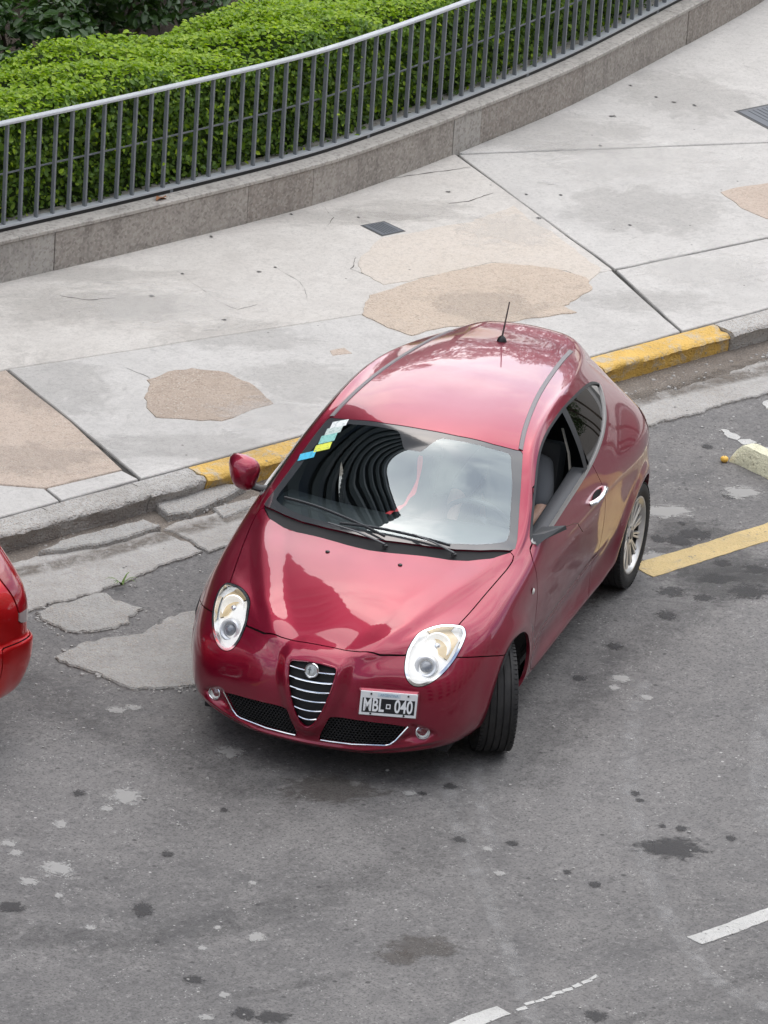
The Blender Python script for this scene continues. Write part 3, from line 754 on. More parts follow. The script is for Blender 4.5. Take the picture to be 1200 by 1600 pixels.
# ---- roof strips, aerial, washer jets, wipers
for s in (1, -1):
    ln = spline([(-.976, .543), (-1.19, .504), (-1.6, .452), (-2.115, .402), (-2.60, .358)], 8, closed=False); V = []; F = []
    for i, (a, b) in enumerate(ln):
        for e, h_ in ((-.013, 0), (-.011, .005), (.011, .005), (.013, 0)): p = top(a, s * (b + e), h_); V.append(tuple(p))
    for i in range(len(ln) - 1):
        for j in range(3): F.append((4 * i + j, 4 * i + j + 1, 4 * i + 5 + j, 4 * i + 4 + j))
    mesh('roof_strip', V, F, mat('roof_strip_grey', (.20, .18, .185), .5), car)
ab = top(-2.40, 0, 0)
aer = MB().lathe([(.030, -.004), (.026, .012), (.016, .028), (.008, .034)], 16, frame((1, 0, 0), (0, 1, 0), (0, 0, 1), ab)).build('aerial', BLACK, car, smooth=True)
MB().tube([ab + Vector((0, 0, .025)), ab + Vector((-.05, 0, .11)), ab + Vector((-.105, 0, .205))], [.006, .0045, .004], 8).build('aerial_rod', mat('aerial_rod', (.05, .03, .03), .5), aer)
for s in (1, -1): MB().lathe([(.013, -.003), (.012, .004), (.006, .007), (.0005, .0075)], 12, Matrix.Translation(top(.046, .204 * s))).build('washer_jet', BLACK, bonnet, smooth=True)
def wiper(piv, elbow, tip0, tip1):
    wp = MB().lathe([(.016, 0), (.014, .012), (.006, .018)], 14, Matrix.Translation(top(*piv, 0))).build('wiper', BLACK, car, smooth=True)
    A = [top(*piv, .018), top(*(np.array(piv) * .5 + np.array(elbow) * .5), .028), top(*elbow, .022)]
    MB().tube(A, [.009, .007, .005], 8, squash=.6).build('wiper_arm', mat('wiper_arm_grey', (.035, .035, .037), .35), wp, smooth=True)
    Bl = [top(*(np.array(tip0) * (1 - t) + np.array(tip1) * t), .014) for t in np.linspace(0, 1, 14)]
    MB().tube(Bl, .006, 6, squash=1.3).build('wiper_blade', BLACK, wp)
wiper((-.085, .075), (-.19, -.28), (-.155, .05), (-.40, -.60))
wiper((-.155, .44), (-.21, .19), (-.21, .40), (-.205, -.22))
# ---- passenger side mirror, and the bare bracket where the driver's mirror is gone
mr = Vector((-.575, -.895, 1.085))
V = []; F = []; nu, nv = 20, 12
for i in range(nv + 1):
    t = PI * i / nv
    for j in range(nu):
        a = 2 * PI * j / nu; x = math.cos(t) * .085; r = math.sin(t) ** .75
        ca, sa = math.cos(a), math.sin(a); sq = lambda c: math.copysign(abs(c) ** .72, c)
        yy = r * sq(ca) * .086; zz = r * sq(sa) * .100
        yy *= 1 + .22 * zz / .086                              # wider at the top, narrowing to the stalk
        if x < 0: x *= .30
        V.append(mr + Vector((x + .10 * (yy + .05), yy, zz + .12 * -yy)))
for i in range(nv):
    for j in range(nu): F.append((i * nu + j, i * nu + (j + 1) % nu, i * nu + nu + (j + 1) % nu, i * nu + nu + j))
mh = mesh('door_mirror', V, F, PAINT, car, smooth=True)
MB().tube([(-.60, -.755, .995), (-.585, -.81, .998), (-.565, -.865, 1.015)], [.036, .030, .034], 10, squash=.6).build('mirror_stalk', BLACK, mh, smooth=True)
MB().lathe([(.0005, 0), (.07, 0), (.07, .006)], 24, frame((0, 1, 0), (0, 0, .82), (-1, 0, 0), mr + Vector((-.024, 0, 0)))).build('mirror_glass', CHROME, mh)
b0 = [sidep(-.56, .975, 1, .0), sidep(-.58, 1.02, 1, .0), sidep(-.70, 1.0, 1, 0)]
V = [sidep(-.52, .975, 1, -.005), sidep(-.545, 1.025, 1, -.005), sidep(-.70, 1.03, 1, -.02), sidep(-.70, .985, 1, -.005),
     sidep(-.56, .985, 1, .045), sidep(-.58, 1.005, 1, .05), sidep(-.665, 1.005, 1, .135), sidep(-.665, .99, 1, .13)]
mesh('mirror_bracket', V, [(0, 1, 5, 4), (1, 2, 6, 5), (2, 3, 7, 6), (3, 0, 4, 7), (4, 5, 6, 7), (0, 3, 2, 1)], mat('bracket_grey', (.06, .062, .065), .5), car)
MB().tube([sidep(-.67, 1.0, 1, .12), sidep(-.72, 1.0, 1, .15), sidep(-.80, .985, 1, .14), sidep(-.85, .96, 1, .12), sidep(-.86, .93, 1, .13)], .0022, 5).build('mirror_wire', mat('wire_brown', (.10, .03, .02), .5), car)

# ---- wheels: the front pair turned left
ST = math.radians(25)
for s in (1, -1):
    build_wheel(car, 0, s * .748, ST); build_wheel(car, -2.511, s * .752)

# ---- cabin
def cushion(name, c, d, M=None, m=SEATM, parent=None, bev=.035):
    b = MB().box((0, 0, 0), d)
    o = b.build(name, m, parent, smooth=True, bevel=min(bev, min(d) * .3), angle=50); MM = (M.to_4x4() if M is not None else Matrix.Identity(4)); MM.translation = Vector(c); o.data.transform(MM); return o
for y in (.36, -.36):
    st = cushion('seat', (-1.28, y, .46), (.52, .50, .16), Matrix.Rotation(math.radians(8), 3, 'Y'), parent=car)
    cushion('seat_back', (-1.63, y, .80), (.16, .48, .66), Matrix.Rotation(math.radians(-17), 3, 'Y'), parent=st)
    cushion('headrest', (-1.76, y, 1.20), (.10, .26, .17), Matrix.Rotation(math.radians(-12), 3, 'Y'), parent=st)
cushion('rear_bench', (-2.35, 0, .75), (.18, 1.15, .62), Matrix.Rotation(math.radians(-20), 3, 'Y'), parent=car)
DASHM = mat('dash_plastic', (.03, .033, .035), .55)
V = []; F = []; prof = [(-.20, .94), (-.38, .985), (-.52, .985), (-.66, .955), (-.735, .90), (-.74, .80), (-.62, .58), (-.5, .5)]
for y in np.linspace(-.68, .68, 15):
    hump = .022 * math.exp(-((y - .36) / .16) ** 2)
    for i, (a, b) in enumerate(prof): V.append((a + .10 * (y / .68) ** 2 * (-1 if i < 4 else -.3), y, b + hump * (1 if 1 < i < 5 else 0)))
m_ = len(prof)
for i in range(14):
    for j in range(m_ - 1): F.append((i * m_ + j, i * m_ + j + 1, i * m_ + m_ + j + 1, i * m_ + m_ + j))
dash = mesh('dashboard', V, F, DASHM, car, smooth=True)
sw_c = Vector((-.86, .36, .90)); sw_n = Vector((-.90, 0, .43)).normalized(); sx_ = Vector((0, 1, 0)); Msw = frame(sx_, sw_n.cross(sx_), sw_n, sw_c)
swh = MB().tube([Msw @ Vector((.185 * math.cos(a), .185 * math.sin(a), 0)) for a in np.linspace(0, 2 * PI, 41)], .014, 10, caps=False).build('steering_wheel', BLACK, car, smooth=True)
for a in (PI * .02, PI * .98, -PI / 2): MB().tube([Msw @ Vector((0, 0, -.01)), Msw @ Vector((.185 * math.cos(a), .185 * math.sin(a), 0))], .016, 8, squash=.5).build('wheel_spoke', BLACK, swh)
MB().lathe([(.075, -.03), (.072, .008), (.05, .016), (.0005, .018)], 20, Msw).build('wheel_boss', BLACK, swh, smooth=True)
cushion('rear_view_mirror', (-.93, .01, 1.255), (.03, .22, .065), Matrix.Rotation(.25, 3, 'Y'), m=BLACK, parent=car, bev=.012)
rb = spline([(-.91, .0, 1.22), (-.80, .02, 1.10), (-.70, .0, 1.03), (-.62, -.03, 1.0), (-.56, -.07, .995)], 6, closed=False); V = []; F = []
for i, p in enumerate(rb):
    wv = .011 + .004 * math.sin(i * .9)
    for e in (-1, 1): V.append((p[0], p[1] + e * wv, p[2] + .006 * math.sin(i * 1.3)))
for i in range(len(rb) - 1): F.append((2 * i, 2 * i + 1, 2 * i + 3, 2 * i + 2))
ro = mesh('lanyard', V, F, mat('red_ribbon', (.75, .04, .05), .6), None, smooth=True); ro.location = car.location; ro.rotation_euler = car.rotation_euler
tag(ro, 'red ribbon lanyard hanging from the rear-view mirror inside the maroon car', 'lanyard')
for s in (1, -1):
    p = [(-1.62, s * .60, 1.24), (-1.57, s * .66, 1.12), (-1.53, s * .695, .98), (-1.50, s * .70, .75)]
    MB().tube(p, .026, 6, squash=.2, up=(0, s, 0)).build('seat_belt', mat('belt_webbing', (.42, .39, .34), .8) if s > 0 else mat('belt_dark', (.03, .03, .03), .8), car)
# stickers inside the windscreen
STK = [('white', (.80, .82, .80), -.905, -.475, .052), ('pale grey', (.58, .66, .62), -.856, -.489, .050), ('sea green', (.30, .62, .56), -.802, -.503, .056), ('yellow', (.80, .85, .12), -.746, -.512, .046), ('sky blue', (.10, .55, .80), -.703, -.585, .046)]
for nm, c, x, y, hx in STK:
    V = []; F = []
    for i in range(5):
        for j in range(5):
            yy = y + (i / 4 - .5) * .088; xx = x + (j / 4 - .5) * hx - .12 * (yy - y); V.append(tuple(top(xx, yy, .0015)))
    for i in range(4):
        for j in range(4): F.append((i * 5 + j, i * 5 + j + 1, i * 5 + 6 + j, i * 5 + 5 + j))
    k = NT('sticker_' + nm.replace(' ', '_'), color=c, rough=.35)
    bar = k.ramp(k.noise(70, 2), [(.52, 0), (.60, 1)]); k.color(k.mix(k.mul(bar, .35), c, (.1, .2, .2)))
    o = mesh('windscreen_sticker', V, F, k.m, wscreen)
    o['label'] = nm + ' sticker inside the windscreen corner'

# ---- driver
def skin_body(name, pts, edges, m, parent=None, sub=2):
    me = bpy.data.meshes.new(name); names = list(pts); me.from_pydata([pts[n][0] for n in names], [(names.index(a), names.index(b)) for a, b in edges], [])
    o = link(name, me, m, parent); o.modifiers.new('skin', 'SKIN'); sv = me.skin_vertices[0].data
    for i, n in enumerate(names): r = pts[n][1]; sv[i].radius = r if isinstance(r, tuple) else (r, r); sv[i].use_root = (i == 0)
    md = o.modifiers.new('sub', 'SUBSURF'); md.levels = sub; md.render_levels = sub
    bpy.context.view_layer.update(); dg = bpy.context.evaluated_depsgraph_get(); nm_ = bpy.data.meshes.new_from_object(o.evaluated_get(dg))
    o.modifiers.clear(); o.data = nm_; nm_.polygons.foreach_set('use_smooth', [True] * len(nm_.polygons))
    if m is not None and not len(nm_.materials): nm_.materials.append(m)
    return o
SKINM = mat('skin', (.50, .30, .22), .5)
hl_ = Msw @ Vector((.16, .10, .012)); hr_ = Msw @ Vector((-.16, .10, .012))
Y = .36
bp = {'pelvis': ((-1.50, Y, .60), (.16, .12)), 'waist': ((-1.54, Y, .76), (.15, .11)), 'chest': ((-1.55, Y, .96), (.17, .12)), 'neck0': ((-1.54, Y, 1.08), .07), 'neck': ((-1.52, Y, 1.14), .055),
      'jaw': ((-1.48, Y, 1.20), (.065, .07)), 'skull': ((-1.49, Y, 1.265), (.078, .09)), 'crown': ((-1.50, Y, 1.30), (.055, .065)),
      'shL': ((-1.53, Y + .17, 1.02), .065), 'elL': ((-1.28, Y + .25, .86), .047), 'wrL': ((hl_.x - .08, hl_.y + .03, hl_.z - .01), .030), 'paL': ((hl_.x - .02, hl_.y, hl_.z + .012), (.038, .020)),
      'shR': ((-1.53, Y - .17, 1.02), .065), 'elR': ((-1.28, Y - .25, .86), .047), 'wrR': ((hr_.x - .08, hr_.y - .03, hr_.z - .01), .030), 'paR': ((hr_.x - .02, hr_.y, hr_.z + .012), (.038, .020)),
      'hipL': ((-1.45, Y + .10, .58), .085), 'knL': ((-1.02, Y + .13, .66), .065), 'ftL': ((-.72, Y + .12, .36), .045), 'hipR': ((-1.45, Y - .10, .58), .085), 'knR': ((-1.02, Y - .13, .66), .065), 'ftR': ((-.72, Y - .12, .36), .045)}
be = [('pelvis', 'waist'), ('waist', 'chest'), ('chest', 'neck0'), ('neck0', 'neck'), ('neck', 'jaw'), ('jaw', 'skull'), ('skull', 'crown')]
for q in 'LR':
    be += [('chest', 'sh' + q), ('sh' + q, 'el' + q), ('el' + q, 'wr' + q), ('wr' + q, 'pa' + q), ('pelvis', 'hip' + q), ('hip' + q, 'kn' + q), ('kn' + q, 'ft' + q)]
for q, h0, sg in (('L', hl_, 1), ('R', hr_, -1)):
    for i, t in enumerate((-.028, -.009, .010, .028)):          # four fingers closed over the rim, thumb inside it
        tn = (Msw.to_3x3() @ Vector((-.10 * sg, .16, 0))).normalized() * sg; b_ = h0 + tn * t * 1.0
        nn = sw_n; rad = (Msw.to_3x3() @ Vector((.16 * sg, .10, 0))).normalized()
        bp['f%s%d' % (q, i)] = (tuple(b_ + nn * .020 + rad * .012), .0095); bp['g%s%d' % (q, i)] = (tuple(b_ + nn * .004 + rad * .030), .009); bp['h%s%d' % (q, i)] = (tuple(b_ - nn * .018 + rad * .020), .0085)
        be += [('pa' + q, 'f%s%d' % (q, i)), ('f%s%d' % (q, i), 'g%s%d' % (q, i)), ('g%s%d' % (q, i), 'h%s%d' % (q, i))]
    bp['t%s' % q] = (tuple(h0 + nn * .018 - rad * .026), .011); bp['u%s' % q] = (tuple(h0 + nn * .004 - rad * .034 + tn * .03), .010); be += [('pa' + q, 't' + q), ('t' + q, 'u' + q)]
drv = skin_body('person', bp, be, SKINM)
drv.location = car.location; drv.rotation_euler = car.rotation_euler
tag(drv, 'driver in a grey shirt with both hands on the steering wheel', 'person')
sp_ = {k: bp[k] for k in ('pelvis', 'waist', 'chest', 'neck0', 'shL', 'elL', 'shR', 'elR')}
grow = lambda r: tuple(x + .014 for x in r) if isinstance(r, tuple) else r + .014
sp_ = {k: (v[0], grow(v[1])) for k, v in sp_.items()}
skin_body('shirt', sp_, [('pelvis', 'waist'), ('waist', 'chest'), ('chest', 'neck0'), ('chest', 'shL'), ('shL', 'elL'), ('chest', 'shR'), ('shR', 'elR')], mat('shirt_grey', (.10, .105, .115), .9), drv)
tp_ = {k: (v[0], grow(v[1])) for k, v in bp.items() if k in ('pelvis', 'hipL', 'knL', 'ftL', 'hipR', 'knR', 'ftR')}
skin_body('trousers', tp_, [e for e in be if e[0] in tp_ and e[1] in tp_], mat('trousers_dark', (.03, .035, .05), .9), drv)
hv = skin_body('hair', {'a': ((-1.525, Y, 1.285), (.075, .085)), 'b': ((-1.52, Y, 1.315), (.065, .078)), 'c': ((-1.55, Y, 1.22), (.05, .06))}, [('a', 'b'), ('a', 'c')], mat('hair_dark', (.015, .011, .009), .7), drv)
for s in (1, -1):
    MB().lathe([(.0005, .006), (.008, .004), (.010, -.004)], 10, frame((0, 1, 0), (0, 0, 1), (1, 0, 0), (-1.408, Y + s * .03, 1.255))).build('eye', mat('eye_dark', (.02, .015, .012), .3), drv)
    cushion('ear', (-1.49, Y + s * .088, 1.245), (.04, .016, .06), m=SKINM, parent=drv, bev=.006)
MB().tube([(-1.405, Y, 1.26), (-1.388, Y, 1.235), (-1.408, Y, 1.225)], [.008, .013, .008], 8).build('nose', SKINM, drv, smooth=True)
cushion('mouth', (-1.412, Y, 1.20), (.012, .045, .010), m=mat('lips', (.36, .15, .13), .5), parent=drv, bev=.003)
# ------------------------------------------------------------------ ground materials
def asphalt(name, base, dark, light, agg=1.0):
    k = NT(name, color=base, rough=.85)
    big = k.ramp(k.noise(.5, 4, .65, .8), [(.34, 0), (.66, 1)])
    med = k.ramp(k.noise(2.6, 4, .72, .8), [(.38, 0), (.66, 1)])
    sm = k.noise(24, 3, .75, .3); fine = k.noise(70, 2, .6)
    c = k.mix(big, dark, base); c = k.mix(k.mul(med, .55), c, light)
    c = k.mix(k.ramp(sm, [(.34, .5), (.47, 0)]), c, tuple(x * .55 for x in dark))
    c = k.mix(k.ramp(sm, [(.56, 0), (.70, .4)]), c, tuple(min(1, x * 1.35) for x in light))
    c = k.mix(k.ramp(fine, [(.36, .6), (.47, 0)]), c, tuple(x * .5 for x in dark))
    spk = k.ramp(k.voro(48), [(.12, 1), (.24, 0)]); gate = k.ramp(k.noise(6, 3, .7), [(.50, 0), (.60, 1)])
    c = k.mix(k.mul(k.mul(spk, gate), .7 * agg), c, (.46, .45, .43))
    vs = k.ramp(k.voro(9), [(.05, 1), (.085, 0)]); g2 = k.ramp(k.noise(1.7, 2), [(.52, 0), (.58, 1)]); c = k.mix(k.mul(k.mul(vs, g2), .8 * agg), c, (.50, .48, .46))
    vd = k.ramp(k.voro(5.3), [(.05, 1), (.085, 0)]); c = k.mix(k.mul(vd, .7), c, tuple(x * .35 for x in dark))
    k.color(c); k.rough(k.ramp(med, [(0, .75), (1, .92)])); k.bump(k.mul(sm, k.mul(fine, .6), 'ADD'), .5, .006); return k.m
ASPH = asphalt('asphalt', (.170, .162, .156), (.100, .096, .094), (.255, .243, .232))
def concrete(name, c1, c2, c3, grit=0.0, rough=.85, bump=.25):
    k = NT(name, color=c1, rough=rough)
    big = k.ramp(k.noise(.9, 4, .68, .8), [(.32, 0), (.70, 1)]); med = k.ramp(k.noise(5, 4, .7, .6), [(.35, 0), (.72, 1)])
    c = k.mix(big, c1, c2); c = k.mix(k.mul(med, .55), c, c3)
    sc = k.ramp(k.noise(16, 3, .7, 1.2), [(.56, 0), (.72, 1)]); c = k.mix(k.mul(sc, .45), c, tuple(x * .60 for x in c3))
    gr_ = k.ramp(k.noise(38, 3, .7), [(.36, .5), (.48, 0)]); c = k.mix(gr_, c, tuple(x * .70 for x in c1))
    vein = k.ramp(k.noise(2.2, 3, .6, 2.5), [(.47, 0), (.50, .55), (.53, 0)]); c = k.mix(k.mul(vein, .22), c, tuple(x * .62 for x in c2))
    sp = k.ramp(k.voro(4.6), [(.022, 1), (.045, 0)]); c = k.mix(k.mul(sp, .8), c, (.05, .048, .045))
    f = k.noise(120, 2, .6); c = k.mix(k.ramp(f, [(.34, .3), (.48, 0)]), c, tuple(x * .55 for x in c1))
    h = f
    if grit:
        v = k.voro(62); pc = k.voro(62, out='Color'); gate = k.ramp(k.noise(4, 4), [(.36, .35), (.6, 1)])
        peb = k.ramp(v, [(.25, 1), (.55, 0)]); hue = k.n('ShaderNodeSeparateColor'); k.l(pc, hue.inputs[0])
        pcol = k.ramp(hue.outputs[0], [(0, (.20, .14, .10)), (.35, (.42, .33, .26)), (.7, (.55, .45, .36)), (1, (.62, .58, .52))])
        c = k.mix(k.mul(k.mul(peb, gate), grit), c, pcol); h = k.mul(peb, .8)
    k.color(c); k.bump(h, bump, .006); return k.m
PAVE = concrete('pavement_concrete', (.545, .523, .492), (.43, .413, .39), (.615, .592, .56))
PAVEW = concrete('pavement_cream', (.58, .545, .50), (.47, .44, .405), (.65, .62, .575))
CREAM = concrete('cream_screed', (.60, .535, .465), (.54, .48, .41), (.62, .56, .50), .25)
TAN = concrete('tan_pebble_patch', (.56, .455, .36), (.48, .39, .31), (.60, .50, .41), .5, bump=.6)
TAN2 = concrete('pink_tan_screed', (.52, .42, .345), (.46, .37, .30), (.55, .46, .385), .45, bump=.5)
BROWN = concrete('brown_pebble_patch', (.43, .345, .275), (.35, .28, .225), (.49, .40, .33), .7, bump=.7)
GUTTER = concrete('gutter_concrete', (.42, .405, .385), (.27, .25, .225), (.50, .485, .465), .3, bump=.7)
OLDC = concrete('broken_concrete', (.37, .36, .34), (.24, .23, .215), (.46, .445, .42), .4, bump=.8)
KERBC = concrete('kerb_concrete', (.47, .455, .43), (.29, .265, .235), (.56, .545, .52), .45, bump=1.0)
DIRT = concrete('gutter_dirt', (.17, .145, .12), (.12, .10, .085), (.25, .22, .19), .3, bump=.8)
JOINT = mat('joint_dirt', (.045, .042, .038), .95)
def worn_paint(name, col, under, wear=.52, soft=.08, scale=9):
    k = NT(name, color=col, rough=.7)
    n1 = k.noise(scale, 7, .7, .8); m_ = k.ramp(n1, [(wear, 1), (wear + soft, 0)])
    tone = k.mix(k.ramp(k.noise(4, 5, .6), [(.3, 0), (.7, 1)]), col, tuple(x * .80 for x in col))
    dirt = k.ramp(k.noise(22, 5, .7), [(.55, 0), (.75, 1)]); tone = k.mix(k.mul(dirt, .5), tone, tuple(x * .45 for x in col))
    chip = k.ramp(k.voro(scale * 2.6), [(.16, 1), (.26, 0)]); cg = k.ramp(k.noise(scale * .5, 3, .7), [(.50, 0), (.58, 1)]); tone = k.mix(k.mul(k.mul(chip, cg), .85), tone, tuple(x * .6 for x in under))
    k.color(k.mix(m_, under, tone)); k.bump(k.mul(n1, k.noise(scale * 7, 2), 'ADD'), .9, .012); return k.m
YELK = worn_paint('yellow_kerb_paint', (.74, .46, .10), (.52, .43, .30), .49, .14, 9)
YELL = worn_paint('yellow_line_paint', (.64, .48, .22), (.30, .26, .21), .56, .16, 11)
WHITEL = worn_paint('white_line_paint', (.62, .61, .58), (.25, .24, .23), .62, .10, 14)

# ------------------------------------------------------------------ road, gutter, kerb, pavement
road = MB().add([(-200, -200, 0), (200, -200, 0), (200, 260, 0), (-200, 260, 0)], [(0, 1, 2, 3)]).build('road', ASPH); tag(road, kind='structure')
def P(*pts, z=0.0): return [tuple(G(a, b, z)[:2]) for a, b in pts]
def ragged(poly, step=.05, amp=.012, seed=0, closed=True):
    """densify an outline and roughen it"""
    A = np.array(poly, float); out_ = []; n = len(A)
    for i in range(n if closed else n - 1):
        a, b = A[i], A[(i + 1) % n]; m_ = max(1, int(np.linalg.norm(b - a) / step))
        for t in range(m_):
            p = a + (b - a) * t / m_; o = mnoise.noise_vector(Vector((p[0] * 3 + seed, p[1] * 3, seed))) * amp * 1.6 + mnoise.noise_vector(Vector((p[0] * 17 + seed, p[1] * 17, seed))) * amp
            out_.append((p[0] + o.x, p[1] + o.y))
    if not closed: out_.append(tuple(A[-1]))
    return out_
def slab(name, poly, z0, z1, m, parent, bevel=0.0):
    A = np.array(poly); 
    if (np.roll(A[:, 0], -1) * A[:, 1] - A[:, 0] * np.roll(A[:, 1], -1)).sum() > 0: poly = poly[::-1]
    n = len(poly); c = np.mean(poly, 0); V = [(x, y, z0) for x, y in poly]; F = []
    if bevel:
        V += [(x, y, z1 - bevel) for x, y in poly]
        A = np.array(poly); e1 = A - np.roll(A, 1, 0); e2 = np.roll(A, -1, 0) - A; nn = np.stack([-(e1 + e2)[:, 1], (e1 + e2)[:, 0]], 1); nn /= np.maximum(np.linalg.norm(nn, axis=1), 1e-9)[:, None]
        V += [(x, y, z1) for x, y in A + nn * bevel * .8]; L_ = 3
    else: V += [(x, y, z1) for x, y in poly]; L_ = 2
    for l in range(L_ - 1): F += [(l * n + i, l * n + (i + 1) % n, l * n + n + (i + 1) % n, l * n + n + i) for i in range(n)]
    F.append(tuple(range((L_ - 1) * n, L_ * n)))
    me = bpy.data.meshes.new(name); me.from_pydata(V, [], F); me.update()
    bm = bmesh.new(); bm.from_mesh(me); bmesh.ops.recalc_face_normals(bm, faces=bm.faces)
    bmesh.ops.triangulate(bm, faces=[f for f in bm.faces if len(f.verts) > 4]); bm.to_mesh(me); bm.free()
    return link(name, me, m, parent)
# pavement bed below the slabs
WALLX = np.array([-14, -6, 0, 2.51, 3.76, 5.10, 5.98, 7.09, 8.31, 9.80, 10.87, 11.4, 13.0, 16.0, 20.0]); WALLY = np.array([6.12, 6.12, 6.12, 6.12, 6.12, 6.16, 6.28, 6.51, 6.81, 7.30, 7.67, 7.88, 8.55, 10.1, 12.6])
wl = spline(np.stack([WALLX, WALLY], 1), 8, closed=False)
def wally(x): return np.interp(x, wl[:, 0], wl[:, 1])
pav = slab('pavement', [(-14, 3.04)] + [(x, wally(x) + .3) for x in np.linspace(-14, 20, 60)] + [(34, 12.6), (34, 3.04)], .0, .122, JOINT, None); tag(pav, kind='structure')
SW = .14
j1a, j1b = (6.80, 6.44), (5.585, 3.05); j1 = lambda y: np.interp(y, [3.05, 4.15, 6.44], [5.585, 6.05, 6.80])
j2 = lambda x: np.interp(x, [-14, 1.55, 4.1, 6.1], [5.55, 4.90, 4.42, 4.13])
g = .003
wx = lambda a, b, n=14: [(x, float(wally(x)) + .03) for x in np.linspace(a, b, n)]
slabs = [
 ('pavement_slab', wx(-5.2 + g, 6.80 - g, 26) + [(j1(5.5) - g, 5.5), (j1(4.15) - g, 4.15), (6.02, j2(6.02) + g), (4.1, 4.42 + g), (1.55, 4.90 + g), (-1.9, 5.05), (-5.2 + g, 5.2)], PAVEW),
 ('pavement_slab', [(1.56 + g, 4.895 - g), (4.1, 4.42 - g), (6.03 - g, j2(6.03) - g), (5.595 - g, 3.07), (1.075 + g, 3.07), (1.33 + g, 4.0)], PAVE),
 ('pavement_slab', [(1.54 - g, 4.89), (1.32 - g, 4.0), (1.08 - g, 3.24), (.52, 3.27), (.2, 3.6), (-.5, 3.85), (-1.9, 4.2), (-1.9, 5.03)], TAN2),
 ('pavement_slab', [(1.065 - g, 3.225), (1.06 - g, 3.07), (.47 + g, 3.07), (.515 + g, 3.258)], PAVE),
 ('pavement_slab', [(.505 - g, 3.265), (.455 - g, 3.07), (-5.2, 3.07), (-5.2, 4.6), (-1.92, 4.18), (-.5, 3.835), (.19, 3.585)], PAVE),
 ('pavement_slab', wx(6.82 + g, 20, 22) + [(20, 5.2), (8.87, 5.45 + g), (6.84, 6.43 + g)], PAVE),
 ('pavement_slab', [(6.80 + g, 6.42), (8.86, 5.44 - g), (20, 5.18), (20, 3.9), (7.41, 4.04 + g), (6.07 + g, 4.15 + g), (j1(5.5) + g, 5.5)], PAVE),
 ('pavement_slab', [(6.06 + g, 4.13 - g), (7.41, 4.02 - g), (20, 3.88 - g), (20, 3.07), (5.61 + g, 3.07)], PAVE),
]
for nm, poly, m_ in slabs: slab(nm, ragged(poly, .12, .004, 3), .10, SW, m_, pav, bevel=.006)
def patch(px, m_, z=SW, h=.004, seed=1, amp=.02, name='pavement_patch', parent=pav): return slab(name, ragged(P(*px, z=z), .05, amp, seed), z - .01, z + h, m_, parent, bevel=.003)
patch([(565, 402), (600, 372), (655, 362), (735, 346), (800, 322), (860, 362), (942, 420), (922, 440), (880, 424), (770, 410), (700, 428), (598, 446), (566, 425)], CREAM, seed=2)
patch([(566, 492), (578, 462), (640, 440), (715, 424), (765, 412), (860, 418), (920, 434), (925, 452), (880, 478), (900, 488), (800, 503), (700, 512), (648, 526), (600, 508)], TAN, h=.006, seed=5)
patch([(229, 612), (232, 595), (262, 582), (300, 577), (352, 584), (400, 604), (432, 632), (400, 640), (345, 658), (300, 658), (240, 653), (228, 632)], BROWN, h=-.0 + .005, seed=8)
patch([(1128, 302), (1165, 291), (1260, 275), (1290, 320), (1200, 342), (1158, 326)], TAN2, seed=11)
patch([(1110, 182), (1300, 150), (1330, 160), (1240, 190)], PAVE, seed=12) if False else None
for i, px in enumerate([[(516, 548), (540, 544), (552, 553), (522, 556)], [(598, 330), (640, 322), (700, 318), (690, 335), (620, 345)]]): patch(px, TAN2 if i == 0 else PAVEW, seed=20 + i, amp=.01, h=.002)
# metal covers
PLATE = mat('cover_steel', (.14, .15, .165), .55, metal=.4)
for px, lb in (([(567, 353), (600, 347), (630, 361), (597, 368)], 'small dark square cover plate set in the cream pavement near the wall'), ([(1154, 175), (1212, 163), (1262, 190), (1205, 202)], 'larger dark cover plate set in the grey concrete pavement')):
    q = P(*px, z=SW); cv = slab('access_cover', q, SW - .01, SW + .005, PLATE, None, bevel=.003); tag(cv, lb, 'cover')
    c = np.mean(q, 0); fr_ = slab('cover_frame', [tuple(c + (np.array(p) - c) * 1.13) for p in q], SW - .01, SW + .002, mat('cover_frame', (.07, .07, .07), .7), cv)
    for t in np.linspace(-.7, .7, 6):
        a = np.array(q); p0 = a[0] * (.5 - t / 2) + a[1] * (.5 + t / 2); p1 = a[3] * (.5 - t / 2) + a[2] * (.5 + t / 2); s0 = c + (p0 - c) * .85; s1 = c + (p1 - c) * .85
        MB().tube([(*s0, SW + .0055), (*s1, SW + .0055)], .003, 4).build('tread_bar', PLATE, cv)

